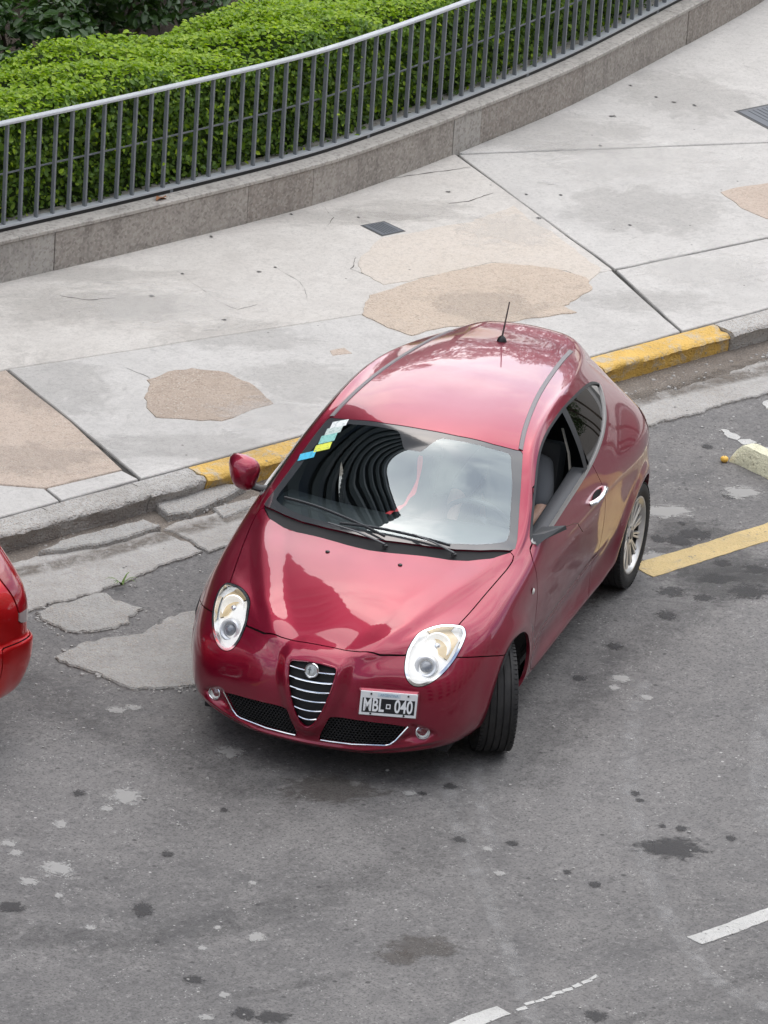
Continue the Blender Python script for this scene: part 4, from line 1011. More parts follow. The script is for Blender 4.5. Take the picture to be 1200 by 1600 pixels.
# kerb stones, broken at the left, painted yellow between two unpainted runs
def kerb_stone(x0, x1, m_, amp, seed, brk=0.0, h=SW):
    nx = max(4, int((x1 - x0) / .035)); prof = [(2.895, -.02), (2.888, .04), (2.875, .085), (2.862, h - .03), (2.872, h - .012), (2.893, h - .002), (2.95, h + .001), (3.0, h + .001), (3.045, h), (3.05, -.02)]
    V = []; F = []; m2 = len(prof)
    for i in range(nx + 1):
        x = x0 + (x1 - x0) * i / nx
        for j, (y, z) in enumerate(prof):
            n1 = mnoise.noise_vector(Vector((x * 4.0 + seed, y * 9, z * 9))) ; n2 = mnoise.noise_vector(Vector((x * 19 + seed, y * 22, z * 22)))
            a = amp * (1 if 0 < j < 7 else .15); e = brk * max(0, mnoise.noise(Vector((x * 2.2 + seed, 1.7, 0))) + .15) * (1 if 2 <= j <= 6 else .4 if j < 2 else 0)
            V.append((x + n2.x * amp * .4 * (0 < i < nx), y + n1.y * a + n2.y * a * .7 + e * .8, max(-.02, z + n1.z * a * .7 + n2.z * a * .5 - e * (.6 if j > 2 else 0))))
    for i in range(nx):
        for j in range(m2 - 1): F.append((i * m2 + j, i * m2 + j + 1, i * m2 + m2 + j + 1, i * m2 + m2 + j))
    F += [tuple(range(m2 - 1, -1, -1)), tuple(range(nx * m2, nx * m2 + m2))]
    b = MB(); b.add(V, F); return b.build('kerb_stone', m_, kerb, smooth=True, angle=50)
kerb = empty('kerb', (0, 0, 0)); tag(kerb, kind='structure')
xs = [-14, -12, -10, -8, -6, -4.2, -2.6, -1.1, .30, .98, 1.42]
for a, b in zip(xs, xs[1:]): kerb_stone(a + .004, b - .004, KERBC, .022, a * 3.1, .20 if a < 1 else .12)
for a, b in ((1.42, 2.5), (2.5, 3.6), (3.6, 4.72), (4.72, 5.87)): kerb_stone(a + .003, b - .003, YELK, .015, a * 2.3, .045)
for a in range(9): kerb_stone(5.87 + a * 1.5 + .004, 5.87 + a * 1.5 + 1.496, KERBC, .008, a * 5.3, .05)
# gutter: dirty bed at the kerb foot, smoother concrete channel, ragged road edge
bed = slab('gutter_bed', ragged([(-14, 2.35), (20, 2.35), (20, 2.93), (-14, 2.93)], .15, .02, 4), -.01, .006, DIRT, None); tag(bed, kind='structure')
edge_pts = [(-14, 2.16), (-.4, 2.12), (-.23, 2.13), (1.05, 2.26), (4.49, 2.25), (5.5, 2.19), (20, 2.2)]
top_pts = [(20, 2.58), (5.6, 2.60), (4.5, 2.62), (2.2, 2.66), (1.55, 2.70), (.9, 2.62), (.3, 2.66), (-.1, 2.74), (-14, 2.7)]
for a, b, sd in ((-14, .86, 1), (.872, 2.4, 2), (2.412, 4.4, 3), (4.412, 20, 4)):
    lo = [(x, np.interp(x, [p[0] for p in edge_pts], [p[1] for p in edge_pts])) for x in np.linspace(a, b, max(3, int((b - a) * 2)))]
    hi = [(x, np.interp(x, [p[0] for p in top_pts[::-1]], [p[1] for p in top_pts[::-1]])) for x in np.linspace(b, a, max(3, int((b - a) * 2)))]
    slab('gutter_channel', ragged(lo + hi, .035, .03, sd), -.005, .018, GUTTER, bed, bevel=.008)
for i, (poly, h) in enumerate([([(150, 862), (250, 832), (222, 822), (95, 856), (60, 872)], .05), ([(236, 792), (290, 770), (345, 768), (385, 772), (350, 790), (300, 812), (262, 818)], .055), ([(330, 800), (400, 782), (420, 790), (350, 815)], .03)]):
    slab('broken_concrete_lump', ragged(P(*poly), .045, .016, 30 + i), -.005, h, OLDC, bed, bevel=.010)
# old concrete repairs in the asphalt
q5 = lambda L_: [(x / 2.5, 560 + y / 2.5) for x, y in L_]
slab('concrete_repair', ragged(P(*q5([(152, 1010), (190, 975), (300, 945), (400, 920), (470, 950), (565, 985), (500, 1030), (430, 1068), (330, 1086), (250, 1080), (190, 1050)])), .03, .034, 41), -.005, .016, OLDC, road, bevel=.009)
slab('concrete_repair', ragged(P(*q5([(215, 1165), (330, 1118), (520, 1075), (640, 1030), (760, 995), (900, 950), (1100, 960), (1050, 1180), (900, 1260), (760, 1290), (640, 1302), (540, 1295), (450, 1280), (350, 1235)])), .03, .036, 42), -.005, .016, OLDC, road, bevel=.009)
slab('concrete_repair', ragged(P((505, 1010), (640, 960), (660, 1000), (520, 1060)), .05, .02, 43), -.005, .008, OLDC, road, bevel=.004)
# ---- painted lines
def line(name, a, b, w_, m_, seed, z=.004):
    a, b = np.array(a), np.array(b); t = (b - a) / np.linalg.norm(b - a); n = np.array([-t[1], t[0]])
    return slab(name, ragged([a + n * w_ / 2, b + n * w_ / 2, b - n * w_ / 2, a - n * w_ / 2], .04, .008, seed), .0005, z, m_, road)
line('yellow_line', (2.80, .615), (16, .60), .20, YELL, 51)
line('white_dash', (-.40, -2.972), (2.6, -2.975), .105, WHITEL, 52)
line('white_dash', (-4.72, -2.965), (-1.72, -2.968), .105, WHITEL, 53)
for k in range(9):
    t = k / 8; p = G(812 + 118 * t, 1575 - 46 * t); slab('paint_trace', ragged([(p[0] - .03, p[1] - .012), (p[0] + .03, p[1] - .014), (p[0] + .035, p[1] + .012), (p[0] - .025, p[1] + .014)], .015, .012, 60 + k), .0005, .003, WHITEL, road)
for k, px in enumerate([[(1122, 672), (1136, 674), (1158, 684), (1152, 690), (1134, 686)], [(1152, 690), (1170, 686), (1178, 692), (1160, 696)], [(1176, 696), (1205, 700), (1240, 716), (1210, 712)], [(1190, 628), (1215, 622), (1215, 640), (1196, 638)]]):
    slab('white_paint_mark', ragged(P(*px), .015, .022, 70 + k), .0005, .004, WHITEL, road)
line('yellow_line', (-14, .615), (-2.6, .60), .20, YELL, 57)

# ---- stains: thin films with a noisy outline on the asphalt
def film(name, col, edge=.5, op=.85):
    if name in MATS: return MATS[name]
    k = NT(name, color=col, rough=.8); gx = k.n('ShaderNodeTexGradient', gradient_type='SPHERICAL'); k.l(k.co, gx.inputs[0])
    info = k.n('ShaderNodeObjectInfo'); ad = k.n('ShaderNodeVectorMath', operation='ADD'); k.l(k.co, ad.inputs[0])
    cm = k.n('ShaderNodeCombineXYZ'); 
    for i in range(3): k.l(k.mul(info.outputs['Random'], 37.0 + i), cm.inputs[i])
    k.l(cm.outputs[0], ad.inputs[1])
    n1 = k.noise(2.6, 4, .75, .8, vec=ad.outputs[0]); s_ = k.mul(gx.outputs[0], k.mul(k.mul(n1, -.5, 'ADD'), 2.0), 'ADD')
    a = k.mul(k.ramp(s_, [(edge - .30, 0), (edge + .02, 1)]), op); k.l(a, k.b.inputs['Alpha']); return k.m
OIL = film('oil_stain_film', (.050, .048, .048), .5, .75); DUST = film('pale_dust_film', (.42, .41, .39), .52, .7); WET = film('dark_patch_film', (.075, .073, .072), .50, .35); BRN = film('brown_stain_film', (.10, .085, .072), .50, .4); PALE = film('pale_wear_film', (.27, .262, .252), .36, .30)
plane_me = None
def stain(px, py, wpx, hpx, m_, rot=0.0, z=.0022, name='stain', parent=None):
    global plane_me
    c = G(px, py); a = G(px + wpx / 2, py); b = G(px, py - hpx / 2)
    rx = max(np.linalg.norm(a - c), .008) * 1.5; ry = max(np.linalg.norm(b - c), .008) * 1.5
    o = mesh(name, [(-1, -1, 0), (1, -1, 0), (1, 1, 0), (-1, 1, 0)], [(0, 1, 2, 3)], m_, parent or road)
    ang = math.atan2((a - c)[1], (a - c)[0]) + rot; o.location = (c[0], c[1], z + RNG.random() * .0012); o.rotation_euler = (0, 0, ang); o.scale = (rx, ry, 1); return o
for a in [(1050, 1327, 92, 30), (222, 1422, 32, 20), (15, 1418, 44, 16), (425, 1590, 50, 18), (382, 1585, 34, 18), (930, 1588, 36, 16), (262, 1335, 20, 9), (703, 1229, 22, 9), (930, 1383, 18, 9), (718, 1312, 22, 9), (800, 1318, 18, 8), (303, 1531, 30, 12), (992, 1240, 14, 8), (1000, 1251, 12, 6), (886, 1363, 12, 7), (1064, 1295, 16, 8), (1142, 1310, 16, 8), (1035, 1291, 10, 6), (123, 1240, 22, 9), (350, 1266, 12, 7), (660, 1240, 14, 6), (1128, 880, 26, 10), (1180, 890, 40, 14), (1120, 905, 60, 14), (1050, 925, 40, 14), (1170, 925, 60, 20), (1100, 935, 30, 10), (1028, 843, 22, 10), (1062, 845, 34, 16), (1085, 835, 46, 14), (1066, 818, 12, 6), (1140, 775, 22, 9), (1185, 594, 14, 8), (1105, 698, 14, 8), (1040, 962, 30, 12), (960, 1010, 24, 10), (905, 1060, 20, 9)]: stain(*a, OIL)
for a in [(1110, 880, 220, 50), (1150, 910, 200, 50), (1090, 835, 130, 40)]: stain(*a, WET)
for a in [(660, 1480, 100, 34), (620, 1497, 60, 22), (900, 930, 80, 30), (520, 1235, 150, 40)]: stain(*a, BRN)
for a in [(195, 1245, 52, 26), (358, 1175, 44, 18), (95, 1288, 24, 12), (90, 1358, 50, 24), (400, 1465, 26, 14), (168, 1264, 20, 9), (45, 1378, 30, 14), (25, 1333, 22, 10), (12, 1318, 30, 10), (316, 1482, 14, 8), (340, 1450, 12, 7), (142, 1450, 18, 8), (92, 1400, 14, 8), (350, 1555, 18, 9), (182, 1110, 30, 10), (210, 1106, 26, 9), (555, 1225, 26, 9), (640, 1240, 20, 8), (322, 1590, 24, 10), (970, 1060, 30, 12), (960, 1075, 18, 8), (1010, 1090, 20, 8), (395, 1380, 14, 7), (1020, 870, 40, 14), (1160, 770, 60, 18), (1040, 800, 80, 20), (780, 1365, 18, 8), (762, 1327, 16, 8)]: stain(*a, DUST)
# pale curved tyre tracks: ribbons that fade out sideways
def track_mat(name, col, op):
    k = NT(name, color=col, rough=.85); at = k.n('ShaderNodeAttribute'); at.attribute_name = 'fade'
    n1 = k.ramp(k.noise(7, 4, .75, .5), [(.36, 0), (.68, 1)]); k.l(k.mul(k.mul(at.outputs['Fac'], n1), op), k.b.inputs['Alpha']); return k.m
def track(px, w_, m_, z=.0012, ends=True):
    pts = spline([G(*p)[:2] for p in px], 8, closed=False); V = []; F = []; fd = []; n = len(pts)
    for i, p in enumerate(pts):
        t = pts[min(i + 1, n - 1)] - pts[max(i - 1, 0)]; t /= np.linalg.norm(t); nn = np.array([-t[1], t[0]])
        for e, f_ in ((-1, 0), (-.4, 1), (.4, 1), (1, 0)): q = p + nn * e * w_ / 2; V.append((q[0], q[1], z)); fd.append(f_ * (0 if ends and i in (0, n - 1) else 1))
    for i in range(n - 1):
        for j in range(3): F.append((4 * i + j, 4 * i + j + 1, 4 * i + 5 + j, 4 * i + 4 + j))
    o = mesh('tyre_track', V, F, m_, road); a = o.data.attributes.new('fade', 'FLOAT', 'POINT'); a.data.foreach_set('value', fd); return o
TRK = track_mat('pale_track_film', (.37, .36, .35), .60); TRD = track_mat('dark_track_film', (.08, .078, .077), .26)
track([(690, 1150), (700, 1230), (722, 1310), (760, 1400), (800, 1500), (850, 1640)], .12, TRK); track([(745, 1180), (750, 1250), (772, 1330)], .10, TRK)
track([(1005, 1060), (985, 1160), (990, 1260), (1020, 1380), (1075, 1480), (1130, 1540), (1260, 1600)], .13, TRK)
track([(1200, 1100), (1185, 1200), (1200, 1300)], .15, TRK, z=.0014); track([(-60, 1440), (120, 1470), (320, 1450), (560, 1380), (700, 1330)], .35, TRD, z=.0010)
track([(360, 1556), (430, 1546), (510, 1528), (545, 1518)], .10, TRD, z=.0016); track([(960, 1602), (1060, 1570), (1200, 1520)], .10, TRD, z=.0016)
track([(-50, 1010), (60, 1080), (200, 1150), (420, 1240)], .5, TRD, z=.0011); track([(820, 1240), (900, 1120), (1010, 1000), (1200, 880)], .4, TRD, z=.0013)
track([(0, 905), (120, 880), (260, 842), (400, 800)], .16, track_mat('gutter_silt', (.16, .135, .11), .9), z=.0205); track([(960, 640), (1080, 608), (1230, 575)], .20, MATS['gutter_silt'], z=.0205); track([(990, 625), (1100, 590), (1230, 555)], .12, MATS['gutter_silt'], z=.0215)
# loose grit and small stones on the road
gb = MB()
RUB = [q5([(152, 1010), (190, 975), (565, 985), (430, 1068), (250, 1080), (190, 1050)]), q5([(215, 1165), (330, 1118), (640, 1030), (760, 1290), (640, 1302), (450, 1280), (350, 1235)]), [(60, 860), (200, 830), (260, 815), (350, 795), (330, 780), (230, 800)], [(960, 610), (1100, 575), (1200, 555), (1200, 570), (1000, 625)]]
for i in range(520):
    px, py = RNG.uniform(0, 1200), RNG.uniform(1050, 1600)
    if i >= 260:
        A_ = RUB[i % len(RUB)]; t = RNG.random() * len(A_); q0 = A_[int(t)]; q1 = A_[(int(t) + 1) % len(A_)]; f_ = t - int(t); px, py = q0[0] + (q1[0] - q0[0]) * f_ + RNG.normal(0, 5), q0[1] + (q1[1] - q0[1]) * f_ + RNG.normal(0, 4)
    elif i < 90: px, py = RNG.uniform(60, 330), RNG.uniform(860, 1180)
    elif i < 130: px, py = RNG.uniform(1010, 1200), RNG.uniform(560, 900)
    c = G(px, py); r = RNG.uniform(.004, .011) * (1.5 if i >= 260 and RNG.random() < .35 else 1); V = []; n = 6
    for zz, rr in ((0, 1.0), (.7, .75)):
        for k in range(n): a = 2 * PI * k / n + RNG.uniform(-.3, .3); V.append((c[0] + r * rr * math.cos(a) * RNG.uniform(.7, 1.3), c[1] + r * rr * math.sin(a) * RNG.uniform(.7, 1.3), zz * r + (.018 if 2.15 < c[1] < 2.7 else 0)))
    gb.add(V, [tuple(range(n, 2 * n))] + [(k, (k + 1) % n, n + (k + 1) % n, n + k) for k in range(n)])
go = gb.build('road_grit', concrete('grit_stone', (.40, .385, .36), (.25, .24, .23), (.5, .48, .46))); tag(go, 'scattered pale grit lying on the asphalt', 'grit', kind='stuff')

# cracks in the pavement: narrow dark fissures following hand-set lines
CRACK = mat('crack_dirt', (.10, .092, .082), .95)
for i, px in enumerate([[(262, 412), (300, 440), (338, 470), (372, 483), (402, 476)], [(560, 402), (545, 420), (575, 432)], [(195, 575), (230, 590), (235, 600)], [(600, 280), (660, 272), (735, 262)], [(95, 462), (140, 470), (180, 466)], [(505, 318), (520, 340), (512, 352)], [(700, 318), (735, 315), (770, 302)], [(430, 418), (470, 440), (480, 470)]]):
    pts = ragged(P(*px, z=SW), .04, .012, 90 + i, closed=False); V = []; F = []
    for a, (x, y) in enumerate(pts):
        w_ = .0035 * (1 + .7 * math.sin(a * 1.7)) * math.sin(PI * (a + .5) / len(pts)) + .0012; V += [(x - w_ * .4, y - w_, SW + .0015), (x + w_ * .4, y + w_, SW + .0015)]
    for a in range(len(pts) - 1): F.append((2 * a, 2 * a + 1, 2 * a + 3, 2 * a + 2))
    mesh('crack', V, F, CRACK, pav)

SMUD = film('pavement_smudge_film', (.26, .245, .225), .40, .15); SMUP = film('pavement_pale_film', (.64, .62, .59), .40, .22)
for a in [(370, 525, 190, 40), (140, 480, 260, 50), (860, 210, 220, 50), (1010, 330, 200, 60), (1080, 150, 180, 60), (480, 600, 160, 60), (300, 700, 260, 40), (80, 600, 160, 80), (760, 480, 160, 40), (640, 330, 160, 30), (150, 430, 240, 20), (520, 340, 240, 20), (1010, 470, 160, 30), (60, 720, 160, 40)]:
    o = stain(*a, SMUD, name='pavement_smudge', parent=pav); q = G(a[0], a[1], SW); o.location = (q[0], q[1], SW + .0068 + RNG.random() * .001)
for a in [(250, 480, 220, 50), (980, 250, 240, 50), (1100, 420, 160, 40), (430, 650, 140, 40), (800, 360, 120, 40)]:
    o = stain(*a, SMUP, name='pavement_smudge', parent=pav); q = G(a[0], a[1], SW); o.location = (q[0], q[1], SW + .0082 + RNG.random() * .001)
# ------------------------------------------------------------------ low granite wall with coping
def granite(name, c1, c2):
    k = NT(name, color=c1, rough=.7); big = k.ramp(k.noise(1.7, 5, .6), [(.3, 0), (.7, 1)])
    v = k.voro(60, out='Color'); sp = k.n('ShaderNodeSeparateColor'); k.l(v, sp.inputs[0])
    c = k.mix(big, c1, c2); c = k.mix(k.ramp(sp.outputs[0], [(.3, 0), (.75, .55)]), c, (.44, .41, .37)); c = k.mix(k.ramp(sp.outputs[1], [(.66, 0), (.85, .35)]), c, (.12, .10, .09))
    st = k.ramp(k.noise(5, 6, .7, 1.5), [(.50, 0), (.72, 1)]); c = k.mix(k.mul(st, .4), c, (.09, .078, .068))
    mp2 = k.n('ShaderNodeMapping'); mp2.inputs['Scale'].default_value = (7, 7, .8); k.l(k.co, mp2.inputs[0]); stv = k.ramp(k.noise(1.0, 4, .7, vec=mp2.outputs[0]), [(.52, 0), (.70, 1)]); c = k.mix(k.mul(stv, .35), c, (.10, .088, .078))
    k.color(c); k.bump(k.noise(50, 3), .25, .006); return k.m
GRAN = [granite('granite_brown', (.33, .29, .255), (.26, .225, .195)), granite('granite_grey', (.42, .40, .37), (.34, .32, .295)), granite('granite_warm', (.37, .335, .30), (.29, .26, .23))]
COPE = granite('granite_coping', (.50, .47, .43), (.40, .375, .34))
def wall_run(name, x0, x1, prof, m_, parent, n=None):
    """sweep a (depth behind the wall face, height) section along the wall's plan curve"""
    n = n or max(2, int((x1 - x0) / .2)); V = []; F = []; k = len(prof)
    for i in range(n + 1):
        x = x0 + (x1 - x0) * i / n; t = np.array([1.0, (wally(x + .05) - wally(x - .05)) / .1]); t /= np.linalg.norm(t); nr = np.array([-t[1], t[0]])
        for d, z in prof: p = np.array([x, wally(x)]) + nr * d; V.append((p[0], p[1], z))
    for i in range(n):
        for j in range(k): F.append((i * k + j, i * k + (j + 1) % k, i * k + k + (j + 1) % k, i * k + k + j))
    F += [tuple(range(k - 1, -1, -1)), tuple(range(n * k, n * k + k))]
    return MB().add(V, F).build(name, m_, parent, smooth=True, angle=25)
def along(x, d, z):
    t = np.array([1.0, (wally(x + .05) - wally(x - .05)) / .1]); t /= np.linalg.norm(t); p = np.array([x, wally(x)]) + np.array([-t[1], t[0]]) * d
    return Vector((p[0], p[1], z)), Vector((t[0], t[1], 0))
wall = empty('garden_wall', (5, 6.2, 0), label='low speckled granite wall with coping curving behind the pavement', cat='wall')
wall.location = (0, 0, 0)
bx_ = [-8, -5.2, -3.4, -1.8, -.2, 1.3, 2.93, 4.60, 5.21, 6.75, 7.08, 8.42, 10.0, 11.6, 13.2]
for i, (a, b) in enumerate(zip(bx_, bx_[1:])):
    e = .002 * ((i * 7) % 3 - 1)
    wall_run('granite_block', a + .003, b - .003, [(0 + e, .05), (0 + e, .398), (.006 + e, .404), (.30, .404), (.30, .05)], GRAN[(0, 1, 2, 0, 2, 0, 1, 0, 2, 1, 0, 2, 0, 1)[i % 14] if i != 6 else 2] if i != 5 else GRAN[1], wall)
cx = [-8, -6, -4, -2, -.4, 1.1, 2.62, 4.05, 5.45, 6.9, 8.3, 9.8, 11.4, 13.2]
for a, b in zip(cx, cx[1:]): wall_run('coping_stone', a + .002, b - .002, [(-.012, .408), (-.014, .430), (-.006, .437), (.31, .437), (.31, .408)], COPE, wall)
# ------------------------------------------------------------------ grey steel railing on the wall
STEEL = NT('railing_paint', color=(.17, .185, .20), rough=.45); _n = STEEL.ramp(STEEL.noise(14, 5, .65), [(.4, 0), (.75, 1)]); STEEL.color(STEEL.mix(STEEL.mul(_n, .5), (.165, .18, .195), (.27, .28, .29))); STEEL = STEEL.m
rail = empty('railing', (0, 0, 0), label='grey steel bar railing standing on the granite wall in front of the hedge', cat='railing')
RAILM = mat('railing_top_paint', (.47, .49, .51), .38, coat=.2)
wall_run('top_rail', -8, 13.2, [(.112, 1.155), (.112, 1.168), (.116, 1.173), (.156, 1.173), (.160, 1.168), (.160, 1.155)], RAILM, rail, n=120)
wall_run('bottom_rail', -8, 13.2, [(.105, .464), (.105, .476), (.168, .476), (.168, .464)], RAILM, rail, n=120)
wall_run('base_shadow_strip', -8, 13.2, [(.112, .436), (.112, .463), (.16, .463), (.16, .436)], BLACK, rail, n=120)  # black strip under the rail stands in for the shadow in the gap
wall_run('middle_rail', -8, 13.2, [(.170, .80), (.170, .809), (.180, .809), (.180, .80)], STEEL, rail, n=120)
s_len = 0.0; x = -6.0; bar_me = None
step = .1345
while x < 13:
    p, t = along(x, .137, 0)
    if bar_me is None:
        o = MB().box((0, 0, .8155), (.014, .029, .683)).build('bar', STEEL, rail); bar_me = o.data
    else: o = bpy.data.objects.new('bar', bar_me); COL.objects.link(o); o.parent = rail
    o.location = p; o.rotation_euler = (0, 0, math.atan2(t.y, t.x) + .0)
    x += step * t.x
for x in np.arange(-5.5, 13, 1.9):
    p, t = along(float(x), .137, 0); MB().box((0, 0, 0), (.05, .05, .04)).build('foot', STEEL, rail).location = p + Vector((0, 0, .452))
# ------------------------------------------------------------------ foliage
def leaf_mesh(name, C, Nn, size, m_, parent=None, aspect=.55, fold=.25, seed=1, kind='stuff'):
    """one folded two-quad leaf per centre C, facing roughly along Nn"""
    rg = np.random.default_rng(seed); n = len(C); Nn = Nn / np.linalg.norm(Nn, axis=1)[:, None]
    r = rg.normal(size=(n, 3)); a = np.cross(Nn, r); a /= np.linalg.norm(a, axis=1)[:, None]; b = np.cross(Nn, a)
    L_ = (size * rg.uniform(.5, 1.4, n))[:, None]; W_ = L_ * aspect
    up = Nn * L_ * fold
    pts = np.stack([C - a * L_ * .5, C - a * L_ * .08 + b * W_ * .5 + up * .6, C + a * L_ * .32 + b * W_ * .38 + up * .5, C + a * L_ * .5, C + a * L_ * .32 - b * W_ * .38 + up * .5, C - a * L_ * .08 - b * W_ * .5 + up * .6], 1).reshape(-1, 3)
    idx = (np.arange(n) * 6)[:, None, None] + np.array([[0, 1, 2, 3], [0, 3, 4, 5]])[None]
    idx = idx.reshape(-1)
    me = bpy.data.meshes.new(name); me.vertices.add(len(pts)); me.vertices.foreach_set('co', pts.astype(np.float32).ravel())
    me.loops.add(len(idx)); me.loops.foreach_set('vertex_index', idx.astype(np.int32)); npoly = 2 * n
    me.polygons.add(npoly); me.polygons.foreach_set('loop_start', np.arange(npoly, dtype=np.int32) * 4); me.polygons.foreach_set('loop_total', np.full(npoly, 4, np.int32))
    me.update(calc_edges=True); me.validate()
    o = link(name, me, m_, parent); 
    if kind: o['kind'] = kind
    return o
def leaf_mat(name, cols, rough=.42, trans=.35):
    k = NT(name, color=cols[0], rough=rough); ge = k.n('ShaderNodeNewGeometry')
    n_ = len(cols); c = k.ramp(ge.outputs['Random Per Island'], [(i / (n_ - 1), cc) for i, cc in enumerate(cols)]); k.color(c)
    tr = k.n('ShaderNodeBsdfTranslucent'); k.l(k.mix(1.0, c, (1.0, 1.0, .55), 'MULTIPLY'), tr.inputs['Color']); mx_ = k.n('ShaderNodeMixShader'); mx_.inputs[0].default_value = trans
    o = k.t.nodes['Material Output']; k.l(k.b.outputs[0], mx_.inputs[1]); k.l(tr.outputs[0], mx_.inputs[2]); k.l(mx_.outputs[0], o.inputs[0]); return k.m
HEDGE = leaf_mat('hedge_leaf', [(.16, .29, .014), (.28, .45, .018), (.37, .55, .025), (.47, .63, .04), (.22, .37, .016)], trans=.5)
HEDGE_SHADED = leaf_mat('hedge_leaf_shaded', [(.05, .11, .012), (.095, .19, .018), (.15, .27, .022), (.24, .38, .03)])  # darker copy for front and back, their shade put into the leaf colour
BUSHL = leaf_mat('shrub_leaf', [(.03, .07, .018), (.045, .10, .022), (.06, .13, .028), (.035, .08, .025)], rough=.35)
TREEL = leaf_mat('tree_leaf', [(.025, .055, .014), (.04, .085, .018), (.06, .115, .022)])
WOOD = NT('bark', color=(.10, .075, .055), rough=.9); WOOD.color(WOOD.ramp(WOOD.noise(9, 5, .6, 1), [(.3, (.06, .045, .035)), (.7, (.16, .125, .095))])); WOOD.bump(WOOD.noise(30, 4), .6, .01); WOOD = WOOD.m
soil = slab('planting_bed', [(-14, wally(-14) + .2)] + [(float(x), float(wally(x)) + .2) for x in np.linspace(-13, 20, 50)] + [(40, 30), (-14, 30)], .1, .38, concrete('soil', (.07, .052, .038), (.045, .034, .026), (.10, .08, .06), .3), None); tag(soil, kind='structure')
hedge = empty('hedge', (0, 0, 0), label='long clipped bright green box hedge behind the grey railing', cat='hedge')
rg = np.random.default_rng(11)
def hedge_top(x, d): return 1.175 + .045 * np.sin(x * 1.3 + 1) * np.sin(d * 5 + x) + .05 * np.sin(x * 3.7) + .03 * np.sin(x * 9.1 + d * 11)
D0, D1 = .30, 1.18
def hedge_pts(n, face):
    x = rg.uniform(-2.5, 12.8, n)
    if face == 'top': d = rg.uniform(D0 - .02, D1 + .05, n); z = hedge_top(x, d) + rg.normal(0, .02, n) - .10 * np.clip((d - D1 + .12) / .12, 0, 1) ** 2 - .05 * np.clip((D0 + .07 - d) / .07, 0, 1); nn = np.stack([rg.normal(0, .33, n), rg.normal(-.15, .33, n), np.full(n, 1.0)], 1)
    elif face == 'front': z = .42 + (hedge_top(x, D0) - .44) * rg.uniform(0, 1, n) ** .8; d = D0 + rg.normal(0, .035, n) + .035 * np.sin(x * 6 + z * 9) * np.sin(z * 7 + x * 2.3); nn = np.stack([rg.normal(0, .55, n), rg.normal(-.7, .4, n), rg.normal(.55, .4, n)], 1)
    else: z = .42 + (hedge_top(x, D1) - .46) * rg.uniform(0, 1, n); d = D1 + rg.normal(0, .03, n); nn = np.stack([rg.normal(0, .5, n), rg.normal(.7, .4, n), rg.normal(.5, .4, n)], 1)
    y = np.interp(x, wl[:, 0], wl[:, 1]); sl = np.gradient(wl[:, 1], wl[:, 0]); s_ = np.interp(x, wl[:, 0], sl); L_ = np.sqrt(1 + s_ ** 2)
    return np.stack([x - s_ / L_ * d, y + d / L_, z], 1), nn
for face, n, m_, sz in (('top', 56000, HEDGE, .038), ('front', 46000, HEDGE_SHADED, .036), ('back', 6000, HEDGE_SHADED, .036)):
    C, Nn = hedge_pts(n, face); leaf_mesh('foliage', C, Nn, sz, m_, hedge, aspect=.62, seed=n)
C, Nn = hedge_pts(1500, 'front'); C[:, 1] -= .05 + .06 * rg.random(len(C)); leaf_mesh('stray_shoots', C, Nn, .034, HEDGE, hedge, aspect=.6, seed=77)   # tips poking through the bars
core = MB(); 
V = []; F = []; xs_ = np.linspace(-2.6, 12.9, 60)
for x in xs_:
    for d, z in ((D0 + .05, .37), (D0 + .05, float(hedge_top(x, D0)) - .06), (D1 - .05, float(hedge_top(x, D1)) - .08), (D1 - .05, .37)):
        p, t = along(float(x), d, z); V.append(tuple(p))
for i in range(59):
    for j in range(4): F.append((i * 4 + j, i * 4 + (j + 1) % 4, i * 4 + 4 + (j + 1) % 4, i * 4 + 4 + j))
mesh('dark_core', V, F, mat('hedge_core', (.03, .055, .010), .95), hedge)  # solid dark box added inside the leaves to block see-through
for x in np.arange(-2.4, 12.6, .35):
    for q in range(2):
        p, t = along(float(x + rg.uniform(-.1, .1)), D0 + .1 + .3 * q, .36); MB().tube([p, p + Vector((rg.uniform(-.1, .1), rg.uniform(-.1, .1), .3)), p + Vector((rg.uniform(-.15, .15), rg.uniform(-.15, .1), .55))], [.012, .008, .005], 5).build('stem', WOOD, hedge)
def blob_leaves(n, c, r, seed, flat=1.0):
    rg2 = np.random.default_rng(seed); k = max(8, int(n / 260)); out_c = []; out_n = []
    ctr = rg2.normal(size=(k, 3)); ctr /= np.linalg.norm(ctr, axis=1)[:, None]; ctr *= rg2.uniform(.45, .95, k)[:, None]; ctr = ctr * r + c
    per = n // k
    for q in ctr:
        v = rg2.normal(size=(per, 3)); v /= np.linalg.norm(v, axis=1)[:, None]; rad = rg2.uniform(.5, 1.0, per)[:, None] ** .5 * np.array(r) * rg2.uniform(.22, .38)
        out_c.append(q + v * rad); out_n.append(v * .6 + np.array([0, -.1, .8]) + rg2.normal(size=(per, 3)) * .35)
    return np.vstack(out_c), np.vstack(out_n)
def shrub(x, y, h, rx, label, seed, size=.085):
    s_ = empty('shrub', (x, y, .3), label=label, cat='shrub', group='dark shrubs behind the hedge')
    C, Nn = blob_leaves(2600, (0, 0, h * .58), (rx, rx, h * .5), seed); leaf_mesh('foliage', C, Nn, size, BUSHL, s_, aspect=.5, seed=seed)
    rg3 = np.random.default_rng(seed)
    for k in range(6):
        a = rg3.uniform(0, 6.28); q = rx * .6; MB().tube([(0.05 * math.cos(a), .05 * math.sin(a), 0), (q * .4 * math.cos(a), q * .4 * math.sin(a), h * .4), (q * math.cos(a), q * math.sin(a), h * .8)], [.022, .015, .007], 6).build('stem', WOOD, s_)
    return s_
